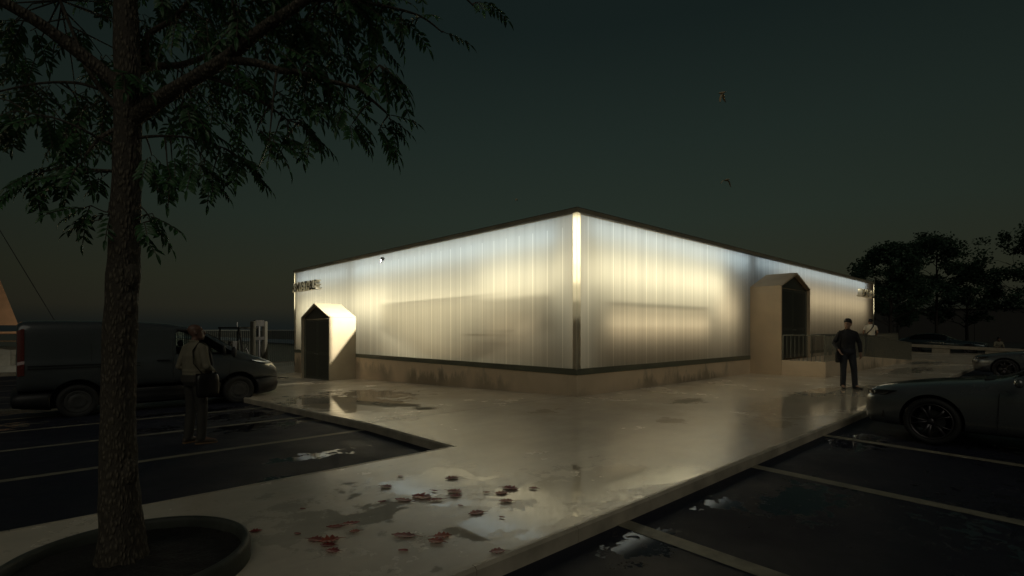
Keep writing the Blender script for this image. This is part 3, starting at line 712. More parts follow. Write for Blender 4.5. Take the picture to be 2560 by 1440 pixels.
# forklift, mast towards the camera
fk = thing('forklift', 'dark forklift truck with a pale upright mast standing beyond the van', 'forklift', tuple(at(651, 950, d=20.7).xy)+(gz(0, 15),), R(-62))
yel = mat('forklift_paint', (.16,.14,.07), .5, var=.2); fkp = mat('mast_pale_steel', (.05,.048,.04), .8, spec=.1, var=.2, scale=8)
b = MB(); b.box(-1.9, -.35, -.5, .5, .28, .85); b.box(-2.15, -1.5, -.52, .52, .3, 1.05); b.build('chassis', yel, fk, bevel=.05)
b = MB()
for y in (.45, -.45):
    b.tube([(-.4, y, .85), (-.62, y, 2.02)], .035, 6); b.tube([(-1.7, y, 1.0), (-1.6, y, 2.02)], .035, 6)
b.box(-1.66, -.56, -.5, .5, 2.0, 2.07); b.build('overhead_guard', black_p, fk)
b = MB(); b.box(-1.35, -.85, -.24, .24, .85, 1.0); b.box(-1.45, -1.33, -.24, .24, 1.0, 1.5); b.build('seat', cabin_m, fk, bevel=.03)
for y in (.30, -.30):
    b = MB(); b.box(-.16, .02, y-.07, y+.07, .06, 2.30); b.build('mast_rail', fkp, fk, bevel=.03)
b = MB(); b.box(-.12, -.02, -.225, .225, 2.10, 2.34); b.box(-.12, -.02, -.225, .225, 1.55, 1.68); b.box(-.12, -.02, -.225, .225, .5, .62); b.tube([(-.07, 0, .1), (-.07, 0, 2.1)], .05, 8); b.build('mast_crossbars', black_p, fk)
b = MB(); b.box(.03, .09, -.45, .45, .12, .24); b.box(.03, .09, -.45, .45, .5, .62)
for y in (.22, -.22): b.box(.0301, .10, y-.06, y+.06, .25, .49)
b.build('carriage', black_p, fk)
for y in (.22, -.22):
    b = MB(); b.add([(.101,y-.06,.05),(1.15,y-.05,.05),(1.15,y+.05,.05),(.101,y+.06,.05),(.101,y-.06,.10),(1.15,y-.05,.065),(1.15,y+.05,.065),(.101,y+.06,.10)], [(0,3,2,1),(4,5,6,7),(0,1,5,4),(2,3,7,6),(0,4,7,3),(1,2,6,5)]); b.build('fork', black_p, fk)
for x, y in ((-.5,.5),(-.5,-.5),(-1.8,.45),(-1.8,-.45)): wheel(fk, x, y, .29, .2, .16, 'cap', hub_m)
b = MB(); b.tube([(-.62, 0, 1.0), (-.75, 0, 1.25)], .03, 6); b.lathe([(.14, -.01), (.165, 0), (.14, .01)], 18, 0, Matrix.Translation((-.77, 0, 1.27)) @ Matrix.Rotation(R(55), 4, 'Y'), True); b.build('steering_wheel', black_p, fk)
b = MB(); b.tube([(-1.62, .4, 2.07), (-1.62, .4, 2.28)], .02, 6); b.build('beacon_rod', black_p, fk)

# sailing yacht on the water, cut by the left edge of the picture
yo = at(0, 826, d=30.0); yr = math.atan2(-SA, CA)
ya = thing('sailing_yacht', 'moored sailing yacht with a furl of orange sail seen behind the van', 'boat', (yo.x, yo.y, -1.55), yr)
hullm = mat('yacht_hull_white', (.42,.40,.34), .4, var=.1); deckm = mat('yacht_teak', (.25,.16,.09), .6, stretch=(1,9,1)); sailm = mat('orange_sail_cloth', (.62,.34,.18), .8, var=.1, scale=3)
b = MB(); rings = []
for x, hw, zk, zd in ((4.2,1.1,.15,1.15),(3.6,1.45,-.15,1.12),(1.0,1.75,-.4,1.05),(-3,1.8,-.5,1.05),(-6.5,1.1,-.4,1.2),(-8.8,.05,.0,1.35)):
    rings.append([Vector((x, y*hw, zk+(zd-zk)*z)) for y, z in ((-1,1),(-.96,.55),(-.7,.18),(0,0),(.7,.18),(.96,.55),(1,1),(.5,1.02),(0,1.03),(-.5,1.02))])
b.loft(rings); b.build('hull', hullm, ya, smooth=True)
b = MB(); b.loft([[Vector((x, y*hw, z)) for y, z in ((-1,1.04),(-.93,zt),(0,zt+.06),(.93,zt),(1,1.04))] for x, hw, zt in ((1.55,1.0,1.95),(.2,1.15,2.1),(-3.2,1.2,2.15),(-4.6,.8,1.5))]); cb = b.build('cabin', hullm, ya, bevel=.03)
for s in (1, -1):
    for k in range(5):
        b = MB(); b.box(.95-.95*k-.62, .95-.95*k, s*1.10-.06, s*1.10+.06, 1.42, 1.75); b.build('window', wing, cb, bevel=.03)
b = MB(); b.box(.1, 2.6, -1.5, 1.5, 2.42, 2.47); 
for x in (.2, 2.5):
    for y in (-1.4, 1.4): b.tube([(x, y, 1.05), (x, y, 2.43)], .02, 6)
b.build('sprayhood_frame', deckm, ya)
b = MB(); b.tube([(-3.2, 0, .8), (-3.2, 0, 14.2)], [.09, .06], 8); b.build('mast', fkp, ya)
b = MB(); b.tube([(-3.2, 0, 2.86), (1.9, 0, 2.93)], .075, 8); b.build('boom', sailm, ya, smooth=True)
b = MB(); n = 10; vs = []
for i in range(n+1):
    k = i/n
    for j in range(7):
        q = j/6; vs.append((-3.1+(1-k)*4.15*q+.02, -.28*math.sin(math.pi*q)*(1-k), 3.35+10.2*k))
fs = [(i*7+j, i*7+j+1, (i+1)*7+j+1, (i+1)*7+j) for i in range(n) for j in range(6)]
b.add(vs, fs); so_ = b.build('sail', sailm, ya, smooth=True)
b = MB(); b.tube([(-3.2, 0, 14.1), (4.15, 0, 2.0), (4.15, 0, 1.1)], .022, 5); b.build('backstay', black_p, ya)
b = MB(); b.tube([(-3.2, 0, 13.6), (-8.7, 0, 1.4)], .015, 5); b.build('forestay', black_p, ya)
b = MB()
for y in (-1.2, 1.2):
    for x in (4.0, 2.4, .6): b.tube([(x, y*(.9 if x > 3 else 1.25), 1.05), (x, y*(.9 if x > 3 else 1.25), 1.7)], .014, 5)
    b.tube([(4.0, y*.9, 1.7), (2.4, y*1.25, 1.7), (.6, y*1.25, 1.7)], .010, 5)
b.build('guard_rail', steel_m, ya)
# ------------------------------------------------------------------ people (local: z up, front +y, their right hand at +x)
skin = mat('skin', (.30,.18,.125), .5, var=.1, scale=8); skin_red = mat('ruddy_skin', (.17,.095,.07), .5, var=.15, scale=8)
hair_m = mat('black_hair', (.012,.010,.009), .5, bump=.003, bscale=120)
beige_s = mat('beige_shirt_cloth', (.21,.19,.135), .85, var=.1, bump=.006, bscale=18); black_s = mat('black_shirt_cloth', (.012,.012,.015), .85, var=.2, bump=.006, bscale=18)
cream_s = mat('cream_tee_cloth', (.82,.76,.62), .85, var=.06, bump=.006, bscale=18); jean = mat('dark_denim', (.045,.042,.036), .85, var=.25, bump=.005, bscale=22); jean_b = mat('blue_black_denim', (.020,.022,.030), .85, var=.25, bump=.005, bscale=22)
leath = mat('dark_leather', (.014,.013,.012), .4, var=.2); shoe_b = mat('brown_suede', (.07,.055,.04), .7); shoe_k = mat('black_shoe', (.010,.010,.010), .35); sole_m = mat('tan_sole', (.25,.15,.07), .6)
def ell(c, rx, ry, n=16, rot=None):
    r = []
    for i in range(n):
        a = 2*math.pi*i/n; p = Vector((rx*math.cos(a), ry*math.sin(a), 0))
        if rot: p = rot @ p
        r.append(Vector(c)+p)
    return r
def limb(b, pts, rads, n=12, sub=4):
    P = []; Rr = []
    for i in range(len(pts)-1):
        a, c = Vector(pts[i]), Vector(pts[i+1])
        for k in range(sub):
            q = k/sub; P.append(a.lerp(c, q)); Rr.append(rads[i]+(rads[i+1]-rads[i])*q)
    P.append(Vector(pts[-1])); Rr.append(rads[-1]); b.tube(P, Rr, n)
    for p, r in zip(pts[1:-1], rads[1:-1]): b.ball(p, r*.99, r*.99, r*.99, 7)
def hand(b, wr, d, nrm, curl, side):
    d = Vector(d).normalized(); nrm = Vector(nrm); nrm = (nrm-d*nrm.dot(d)).normalized(); s = d.cross(nrm)*side
    wr = Vector(wr)
    b.tube([wr-d*.02, wr+d*.02, wr+d*.06, wr+d*.095], [.026, .033, .040, .036], 12, 0, None, .55, s)
    for k, (off, L) in enumerate(((-.030,.068), (-.010,.078), (.010,.073), (.029,.058))):
        p = wr+d*.088+s*off; a = 0; pts = [p]
        for j in range(3):
            a += curl*(.6+.2*j); pts.append(pts[-1]+(d*math.cos(a)+nrm*math.sin(a))*L*(.42, .32, .26)[j])
        b.tube(pts, [.0105, .010, .009, .0075], 7)
    p = wr+d*.028-s*.030
    b.tube([p, p+(d*.6-s*.75+nrm*.3).normalized()*.035, p+(d*.6-s*.75+nrm*.3).normalized()*.035+(d*.9-s*.2+nrm*.5).normalized()*.032], [.015, .012, .009], 7)
def head(b, c, yaw, pitch, hair=None, hb=None, m=None):
    M = Matrix.Translation(c) @ Matrix.Rotation(yaw, 4, 'Z') @ Matrix.Rotation(pitch, 4, 'X')
    prof = [(-.118,.052,.022,.022),(-.108,.046,.040,.042),(-.085,.032,.054,.064),(-.05,.016,.064,.080),(-.01,.004,.071,.092),(.03,-.004,.0755,.098),(.065,-.010,.073,.093),(.095,-.014,.060,.075),(.115,-.016,.038,.048),(.124,-.016,.014,.018)]
    b.loft([ell((0, y, z), rx, ry) for z, y, rx, ry in prof], 0, True, M)
    b.tube([(0,.094,.022), (0,.112,-.015), (0,.118,-.028), (0,.100,-.040)], [.007,.012,.0155,.010], 8, 0, M)
    b.tube([(-.045,.080,.034), (-.02,.094,.037), (.02,.094,.037), (.045,.080,.034)], [.007,.010,.010,.007], 8, 0, M)
    b.tube([(-.024,.085,-.066), (0,.094,-.064), (.024,.085,-.066)], [.006,.0095,.006], 8, 0, M)
    for s in (1, -1): b.ball((s*.075, -.012, -.005), .011, .020, .032, 6, 0, M)
    return M
def person(label, loc, rz, J, skin_, top, trousers, shoe, sole, hair=True, short=False, yaw=0, pitch=0, lean=None, bald=False, scale=1.0, tuck=True, thick=1.0):
    root = thing('person', label, 'person', loc, rz); root.scale = (scale,)*3
    D = dict(hipL=(-.085,0,.90), hipR=(.085,0,.90), kneeL=(-.10,.02,.49), kneeR=(.10,.02,.49), ankL=(-.115,-.02,.085), ankR=(.115,-.02,.085),
             toeL=(-.14,.16,.025), toeR=(.14,.16,.025), pelvis=(0,0,.93), waist=(0,-.005,1.07), chest=(0,0,1.28), neck=(0,-.01,1.47), head=(0,.012,1.615),
             shL=(-.172,-.01,1.385), shR=(.172,-.01,1.385), elL=(-.225,-.02,1.13), elR=(.225,-.02,1.13), wrL=(-.235,.05,.88), wrR=(.235,.05,.88), hdL=(0,.15,-1), hdR=(0,.15,-1), hnL=(1,.2,0), hnR=(-1,.2,0), cuL=.35, cuR=.35)
    D.update(J); V = lambda k: Vector(D[k])
    T = thick
    def torso(b, g, z0=0):
        pl, wa, ch, nk = V('pelvis'), V('waist'), V('chest'), V('neck')
        prof = [(pl-Vector((0,0,.07)), .135*T, .105*T), (pl, .160*T, .115*T), (wa, .146*T, .105*T), (wa.lerp(ch, .5), .158*T, .112*T), (ch, .176, .120*T), (ch.lerp(nk, .40), .176, .106), (ch.lerp(nk, .66), .145, .090), (ch.lerp(nk, .88), .085, .070), (nk, .058, .058)]
        prof = [(c, rx+g, ry+g) for c, rx, ry in prof][z0:]
        b.loft([ell(c, rx, ry) for c, rx, ry in prof])
        for s in ('L', 'R'):
            b.ball(V('sh'+s), .052+g*.8, .052+g*.8, .052+g*.8, 8)
            a_ = nk.lerp(ch, .10); b.tube([a_, a_.lerp(V('sh'+s), .5), V('sh'+s)], [.050+g*.6, .056+g*.6, .052+g*.6], 10)
    b = MB()
    torso(b, 0); M = head(b, V('head'), yaw, pitch)
    limb(b, [V('chest').lerp(V('neck'), .8), V('neck'), V('head')-Vector((0,0,.05))], [.06, .052, .05], 12)
    for s, q in (('L', -1), ('R', 1)):
        limb(b, [V('sh'+s), V('el'+s), V('wr'+s)], [.050, .038, .026])
        hand(b, V('wr'+s), V('hd'+s), V('hn'+s), D['cu'+s], q)
        limb(b, [V('hip'+s), V('knee'+s), V('ank'+s)], [.085, .055, .040])
        limb(b, [V('ank'+s), V('ank'+s).lerp(V('toe'+s), .5)-Vector((0,0,.01)), V('toe'+s)], [.042, .036, .026], 10)
    b.build('body', skin_, root, remesh=.0085)
    b = MB()
    torso(b, .014, 1)
    for s in ('L', 'R'):
        if short: limb(b, [V('sh'+s), V('sh'+s).lerp(V('el'+s), .62)], [.068, .060])
        else: limb(b, [V('sh'+s), V('el'+s), V('el'+s).lerp(V('wr'+s), .90)], [.063, .054, .042])
    for a in range(3):                                 # soft folds round the waist and elbows
        z = V('pelvis').lerp(V('waist'), .35+.3*a); b.loft([ell(z+Vector((0,0,dz)), .158*T+.014+k_, .112*T+.014+k_) for dz, k_ in ((-.022,-.006),(0,.002),(.022,-.006))])
    if not short: b.tube([V('neck')+Vector((.062*math.cos(q), .060*math.sin(q)-.004, .018+.012*math.cos(q*1-1.57)*-1)) for q in [2*math.pi*i/14 for i in range(15)]], .016, 6)
    b.build('shirt', top, root, remesh=.0095)
    b = MB()
    pl = V('pelvis'); wa = V('waist')
    b.loft([ell(c, rx, ry) for c, rx, ry in ((pl-Vector((0,0,.09)), .13*T, .105*T), (pl-Vector((0,0,.02)), .182*T, .142*T), (pl.lerp(wa, .55), .172*T+.006, .130*T+.006))])
    for s in ('L', 'R'):
        limb(b, [V('hip'+s), V('knee'+s), V('ank'+s)-Vector((0,0,.035))], [.100, .072, .062])
        k = V('ank'+s); u = (V('knee'+s)-k).normalized()
        for a in range(3): b.tube([k+u*(-.02+.05*a), k+u*(.005+.05*a), k+u*(.03+.05*a)], [.060, .066, .060], 10)
    b.build('trousers', trousers, root, remesh=.0095)
    for s in ('L', 'R'):
        b = MB(); a, t_ = V('ank'+s), V('toe'+s); d = (t_-a); d.z = 0; dl = d.length; d.normalize(); n = Vector((-d.y, d.x, 0))
        rings = []
        for q, hw, h in ((-.075,.028,.055),(-.055,.038,.085),(0,.042,.095),(.07,.043,.075),(.13,.047,.055),(.18,.042,.042),(.21,.024,.030)):
            c = Vector((a.x, a.y, 0))+d*q; rings.append([c+n*hw*math.cos(w_)+Vector((0,0,t_.z-.022+ .004+h*.5+h*.5*math.sin(w_))) for w_ in [2*math.pi*i/12 for i in range(12)]])
        b.loft(rings); sh = b.build('shoe', shoe, root, smooth=True, subsurf=1)
        b = MB(); b.loft([[Vector((p.x, p.y, 0)) + Vector((0,0,z+t_.z-.025)) for p in ([Vector((a.x,a.y,0))+d*q+n*hw for q, hw in ((-.08,.0),(-.06,.036),(.0,.043),(.13,.05),(.19,.044),(.215,.0),(.19,-.044),(.13,-.05),(0,-.043),(-.06,-.036))])] for z in (0, .016)]); b.build('sole', sole, sh)
    if hair:
        b = MB(); prof = [(-.02,-.040,.070,.066),(.02,-.030,.082,.082),(.055,-.016,.086,.099),(.085,-.010,.086,.100),(.118,-.004,.076,.092),(.145,.002,.055,.070),(.160,.004,.022,.028)]
        b.loft([ell((0, y, z), rx, ry) for z, y, rx, ry in prof], 0, True, M)
        b.build('hair', hair_m, root, remesh=.009)
    b = MB()
    for s in (1, -1): b.ball((s*.032, .083, .012), .011, .009, .007, 6, 0, M)
    b.build('eyes', hair_m, root, smooth=True)
    return root
def bag(label, root, c, wdt, h, dep, strap, m=leath, name='shoulder_bag', rz=0):
    Mx = Matrix.Translation(root.location) @ Matrix.Rotation(root.rotation_euler.z, 4, 'Z') @ Matrix.Scale(root.scale.x, 4)
    p0 = Mx @ Vector(c); bg_ = thing(name, label, 'bag', p0, root.rotation_euler.z+rz)
    b = MB(); b.loft([[Vector((x*wdt*k, y*dep*k2, z)) for x, y in ((-.5,-.5),(0,-.6),(.5,-.5),(.55,0),(.5,.5),(0,.62),(-.5,.5),(-.55,0))] for z, k, k2 in ((-h/2,.86,.8),(-h*.42,1,1),(h*.3,1,.95),(h/2,.92,.55))]); b.build('pouch', m, bg_, smooth=True, subsurf=1)
    b = MB(); b.box(-wdt*.48, wdt*.48, dep*.45, dep*.60, -h*.05, h*.47); b.build('flap', m, bg_, bevel=.01)
    b = MB(); Mi = Matrix.Rotation(-rz, 4, 'Z')
    b.tube([Mi @ (Vector(p)-Vector(c)) for p in strap], .020, 6, 0, None, .3); b.build('strap', m, bg_)
    return bg_
face = lambda dx, dy: math.atan2(-dx, dy)               # rotation that turns the front (+y) towards (dx, dy)
FW = Vector((SA, CA)); RT = Vector((CA, -SA))
# man in black facing the camera, head turned to his right
p1 = at(2119, 972, z=0.0); h1 = face(*(-FW-RT*.28))
rm = person('man in a black shirt and dark jeans standing on the wet paving, looking aside', (p1.x, p1.y, .003), h1,
    dict(hipL=(-.085,0,.90), hipR=(.085,0,.90), kneeL=(-.13,.04,.49), kneeR=(.10,.02,.49), ankL=(-.165,.0,.085), ankR=(.10,-.02,.085), toeL=(-.25,.15,.025), toeR=(.13,.17,.025),
         elR=(.285,-.06,1.15), wrR=(.225,.13,.97), hdR=(-.25,.35,-.85), hnR=(-.9,.2,0), elL=(-.270,-.03,1.14), wrL=(-.275,.04,.89), cuL=.5, cuR=.6),
    skin, black_s, jean_b, shoe_k, shoe_k, yaw=R(-38), scale=1.02)
rm.rotation_euler.z = h1
bag('black shoulder bag hanging at the hip of the man in black', rm, (.235,.05,.80), .11, .30, .09, [(.22,.05,.95), (.21,.09,1.15), (.19,.07,1.38), (.165,-.02,1.475), (.17,-.10,1.35), (.21,-.04,1.1), (.24,.03,.94)])
# stout bald man seen from behind
p2 = at(488, 1108, z=gz(0, 1.2)-.12); h2 = face(*(FW+RT*.42))
lm = person('bald man in a beige shirt seen from behind, standing in the left parking bays', (p2.x, p2.y, gz(0, p2.y)-.118), h2,
    dict(kneeL=(-.11,.02,.49), kneeR=(.115,.03,.49), ankL=(-.115,-.03,.085), ankR=(.125,.0,.085), toeL=(-.11,.15,.025), toeR=(.23,.16,.025),
         elL=(-.285,-.04,1.12), wrL=(-.10,.20,1.0), hdL=(.8,.6,.0), hnL=(0,-.3,-1), elR=(.285,-.03,1.13), wrR=(.10,.21,1.04), hdR=(-.9,.45,.1), hnR=(0,-.3,-1), cuL=.5, cuR=.6),
    skin_red, beige_s, jean, shoe_b, sole_m, hair=False, yaw=R(-32), pitch=R(8), thick=1.16, scale=1.0)
bag('dark leather satchel on the right hip of the bald man', lm, (.265,.0,.86), .30, .36, .09, [(.24,.08,1.02), (.15,.155,1.17), (.115,.14,1.32), (.115,.07,1.44), (.115,-.02,1.485), (.12,-.125,1.36), (.17,-.15,1.18), (.24,-.06,1.02)], rz=R(80))
# man on the ramp
p3 = at(2176, 826, y=-1.62); zr = .50-.497*max(0, p3.x-14.37)/8.84
wmn = person('man in a cream T-shirt with a strap across his back walking on the ramp', (p3.x, p3.y, zr+.003), face(*(FW*.8+RT*.55)),
    dict(neck=(0,.045,1.46), head=(0,.10,1.585), chest=(0,.02,1.28), kneeL=(-.1,.12,.50), ankL=(-.11,.10,.085), toeL=(-.12,.28,.025), kneeR=(.1,.0,.49), ankR=(.11,-.18,.10), toeR=(.12,.0,.03),
         elL=(-.26,-.02,1.13), wrL=(-.23,.13,.92), elR=(.26,.02,1.14), wrR=(.2,.18,.98)),
    skin, cream_s, jean_b, shoe_k, shoe_k, short=True, yaw=R(-28), pitch=R(-22), scale=1.0)
bag('dark crossbody bag of the man on the ramp, its strap across the cream T-shirt', wmn, (-.20,-.05,.85), .10, .24, .22, [(-.19,-.10,.98), (-.10,-.142,1.12), (0.02,-.146,1.25), (.10,-.13,1.38), (.125,-.05,1.475), (.10,.07,1.42), (0,.15,1.25), (-.12,.13,1.05), (-.2,.04,.97)])
# crouched figure beyond the bench
p4 = at(2441, 862, x=34.95)
person('person sitting low beyond the concrete bench in a pale and red top', (36.0, p4.y-.9, -.16), face(-.9,-.5),
    dict(pelvis=(0,0,.42), waist=(0,.01,.55), chest=(0,.07,.76), neck=(0,.12,.94), head=(0,.17,1.08), shL=(-.178,.1,.89), shR=(.178,.1,.89), hipL=(-.09,.02,.40), hipR=(.09,.02,.40), kneeL=(-.13,.40,.52), kneeR=(.13,.40,.52), ankL=(-.12,.42,.085), ankR=(.12,.42,.085), toeL=(-.14,.60,.025), toeR=(.14,.60,.025),
         elL=(-.24,.18,.64), elR=(.24,.18,.64), wrL=(-.12,.40,.60), wrR=(.12,.40,.60), hdL=(.3,1,-.2), hdR=(-.3,1,-.2)),
    skin_red, beige_s, jean_b, shoe_k, shoe_k, yaw=R(15), pitch=R(-5))
b = MB(); b.box(-.3, .3, -.25, .25, 0, .34); st = b.build('concrete_block', bench_m, None, bevel=.02); st.location = (36.0, p4.y-.9, -.16); tag(st, 'low concrete block that the seated person sits on', 'block')

# ------------------------------------------------------------------ the tree in the planter
bark = bpy.data.materials.new('bark'); bark.use_nodes = True; t = NT(bark); pb = t.n['Principled BSDF']
tv = t.new('ShaderNodeTexCoord').outputs['Object']
vo = t.new('ShaderNodeTexVoronoi', feature='F1'); mp = t.new('ShaderNodeMapping'); t.l.new(tv, mp.inputs[0]); mp.inputs['Scale'].default_value = (1, 1, .42)
wob = t.new('ShaderNodeVectorMath', operation='MULTIPLY_ADD'); nzc = t.new('ShaderNodeTexNoise'); nzc.inputs['Scale'].default_value = 16; t.l.new(mp.outputs[0], nzc.inputs['Vector']); t.l.new(nzc.outputs['Color'], wob.inputs[0]); wob.inputs[1].default_value = (.03,)*3; t.l.new(mp.outputs[0], wob.inputs[2])
t.l.new(wob.outputs[0], vo.inputs['Vector']); vo.inputs['Scale'].default_value = 52
n1 = t.noise(120, 4, (1, 1, .4), tv)
hh = t.math('ADD', t.rng(vo.outputs['Distance'], 0, .55, 1, 0), t.math('MULTIPLY', n1, .5))
t.set(pb, 'Base Color', t.mix(t.rng(hh, .2, 1.2), (.045,.037,.028,1), (.17,.145,.105,1))); pb.inputs['Roughness'].default_value = .8
t.set(pb, 'Normal', t.bump(hh, 1.0, .014))
soil = mat('dark_soil', (.016,.014,.012), .95, var=.5, scale=25, bump=.02, bscale=50)
pc = Vector((-2.36*CA+3.2*SA, 2.36*SA+3.2*CA)) + CAM.xy; TB = CAM.xy+Vector((-2.43*CA+3.25*SA, 2.43*SA+3.25*CA))
pl = thing('round_planter', 'round concrete tree planter with dark soil let into the paved strip', 'planter', (pc.x, pc.y, 0))
b = MB(); b.lathe([(.615,-.1),(.615,.10),(.625,.122),(.645,.127),(.660,.118),(.668,.10),(.672,-.1)], 72, 0, Matrix.Rotation(R(90), 4, 'X') @ Matrix.Scale(1, 4), True); b.build('rim', mat('dark_precast_rim', (.055,.060,.050), .7, var=.3, bump=.002), pl, smooth=True)
b = MB(); n = 26; vs = [(0,0,.075)]; fs = []
for i in range(1, 9):
    for j in range(n*2): a = math.pi*j/n; r_ = .6145*i/8; vs.append((r_*math.cos(a), r_*math.sin(a), .05+.03*math.exp(-(r_/.3)**2)+rnd.uniform(-.008, .008)))
for j in range(n*2): fs.append((0, 1+j, 1+(j+1) % (n*2)))
for i in range(7):
    for j in range(n*2): k = (j+1) % (n*2); fs.append((1+i*n*2+j, 1+(i+1)*n*2+j, 1+(i+1)*n*2+k, 1+i*n*2+k))
b.add(vs, fs); b.build('soil', soil, pl, smooth=True)
bt = thing('leafy_tree', 'large tree with feathery compound leaves rising from the round planter', 'tree', (TB.x, TB.y, .05))
loc = lambda px, py, d: at(px, py, d=d)-Vector((TB.x, TB.y, .05))
def rough_tube(b, pts, rads, n=20, amp=.05, sub=6, seed=0):
    P = []; Q = []
    pts = [Vector(p) for p in pts]
    for i in range(len(pts)-1):
        p0 = pts[max(i-1, 0)]; p1_, p2_ = pts[i], pts[i+1]; p3_ = pts[min(i+2, len(pts)-1)]
        for k in range(sub):
            q = k/sub
            P.append(.5*((2*p1_)+(p2_-p0)*q+(2*p0-5*p1_+4*p2_-p3_)*q*q+(3*p1_-p0-3*p2_+p3_)*q**3)); Q.append(rads[i]+(rads[i+1]-rads[i])*q)
    P.append(pts[-1]); Q.append(rads[-1])
    o = len(b.v); b.tube(P, Q, n)
    from mathutils import noise as mn
    for i, p in enumerate(P):
        for j in range(n):
            v = Vector(b.v[o+i*n+j]); k = 1+amp*mn.noise(v*7+Vector((seed,0,0)))+amp*.6*mn.noise(v*22); b.v[o+i*n+j] = tuple(p+(v-p)*k)
    return P, Q
b = MB()
dT = 3.25
tp = [(305,1435),(306,1385),(303,1310),(297,1200),(296,1040),(300,860),(308,690),(315,520),(318,390),(320,250),(318,110),(312,-60),(316,-260),(330,-520),(340,-900)]
tr_ = [62,56,46,41,37,36,35,32,30,29,28,25,22,17,8]
trunkP, trunkR = rough_tube(b, [loc(x, y, dT) for x, y in tp], [r_*dT/F*1.0 for r_ in tr_], 36, .07, 8)
for p, r_ in ((loc(330,690,dT-.03), .045), (loc(322,760,dT-.02), .05), (loc(322,1180,dT-.02),.05)): b.ball(p, r_, r_, r_*1.8, 8)
b.build('trunk', bark, bt, smooth=True)
limbs = []
def limbv(pts, r0, r1, ok=True):
    b = MB(); P = [loc(*p) for p in pts]; n = len(P)
    A, B_ = rough_tube(b, P, [r0+(r1-r0)*i/(n-1) for i in range(n)], 14 if r0 > .02 else 8, .05, 6, r0*100)
    b.build('branch', bark, bt, smooth=True); limbs.append((A, B_)); return A
limbv([(325,305,3.25),(390,255,3.2),(470,205,3.1),(560,150,3.0),(660,70,2.95),(760,0,2.9),(870,-110,2.9),(960,-260,3.0)], .050, .018)
limbv([(560,150,3.0),(640,157,2.95),(700,176,2.95),(745,180,3.0),(800,197,3.05),(890,220,3.1),(930,250,3.15),(972,287,3.2)], .024, .006)
limbv([(890,220,3.1),(920,190,3.05),(948,163,3.0)], .008, .004)
limbv([(692,176,2.95),(685,230,2.9),(674,340,2.85)], .009, .003)
limbv([(520,192,3.05),(580,215,3.1),(660,258,3.2),(720,300,3.3)], .013, .005)
limbv([(312,225,3.25),(240,165,3.2),(150,95,3.1),(70,40,3.0),(-40,-20,2.9),(-180,-90,2.9)], .046, .022)
limbv([(295,275,3.25),(255,225,3.3),(215,165,3.35),(190,100,3.4),(150,0,3.5)], .018, .010)
limbv([(245,222,3.3),(190,207,3.3),(100,208,3.3),(0,228,3.25),(-90,250,3.2)], .010, .004)
limbv([(295,320,3.25),(250,345,3.2),(212,390,3.15)], .016, .006)
limbv([(288,365,3.25),(255,350,3.2),(200,320,3.1),(140,296,3.05),(75,283,3.0)], .011, .004)
limbv([(285,428,3.25),(240,425,3.2),(160,420,3.1),(105,430,3.05)], .011, .004)
limbv([(340,345,3.25),(400,340,3.3),(480,345,3.35),(560,370,3.4)], .011, .004)
limbv([(345,175,3.3),(390,165,3.45),(460,160,3.6),(560,120,3.8),(700,60,4.0),(860,40,4.1)], .028, .008)
limbv([(365,160,3.35),(370,90,3.4),(440,40,3.4),(520,-60,3.4)], .024, .010)
limbv([(600,120,2.97),(590,60,2.9),(575,-40,2.8)], .012, .006)
limbv([(760,0,2.9),(860,0,3.0),(960,15,3.1),(1050,40,3.3),(1105,80,3.4)], .014, .004)
limbv([(870,-110,2.9),(1000,-90,3.0),(1120,-40,3.2),(1200,30,3.3)], .012, .004)
limbv([(275,505,3.22),(268,530,3.2),(230,515,3.15)], .006, .003)
limbv([(275,505,3.22),(271,540,3.2)], .006, .003)
limbv([(345,510,3.25),(365,530,3.25),(380,555,3.28)], .005, .003)
for k in range(9):                                      # upper limbs above the picture, which the paving mirrors
    a = k*2.4; z0 = 4.0+.28*k; L = 1.9-.08*k
    p0 = Vector((0,0,z0)); b = MB(); d = Vector((math.cos(a), math.sin(a), .45))
    A, B_ = rough_tube(b, [p0, p0+d*L*.4, p0+d*L*.75+Vector((0,0,.1)), p0+d*L], [.035,.025,.014,.006], 8, .05, 5, k)
    b.build('branch', bark, bt, smooth=True); limbs.append((A, B_))
leaf_g = leafmat('leaf_green', (.045,.115,.045), .42)
fol = MB(); twg = MB()
def leaflet(b, p, d, n, L, wd):
    s = d.cross(n).normalized(); n = s.cross(d).normalized(); dr = n*(-.10*L)
    m1 = p+d*L*.30-n*.035*L; m2 = p+d*L*.68+dr*.45; tip = p+d*L+dr*1.6
    v = [p, p+d*L*.28+s*wd*.42+n*.05*L, p+d*L*.64+s*wd*.40+n*.03*L+dr*.4, tip, p+d*L*.64-s*wd*.40+n*.03*L+dr*.4, p+d*L*.28-s*wd*.42+n*.05*L, m1, m2]
    b.add(v, [(0,1,6),(1,2,7,6),(2,3,7),(3,4,7),(4,5,6,7),(5,0,6)])
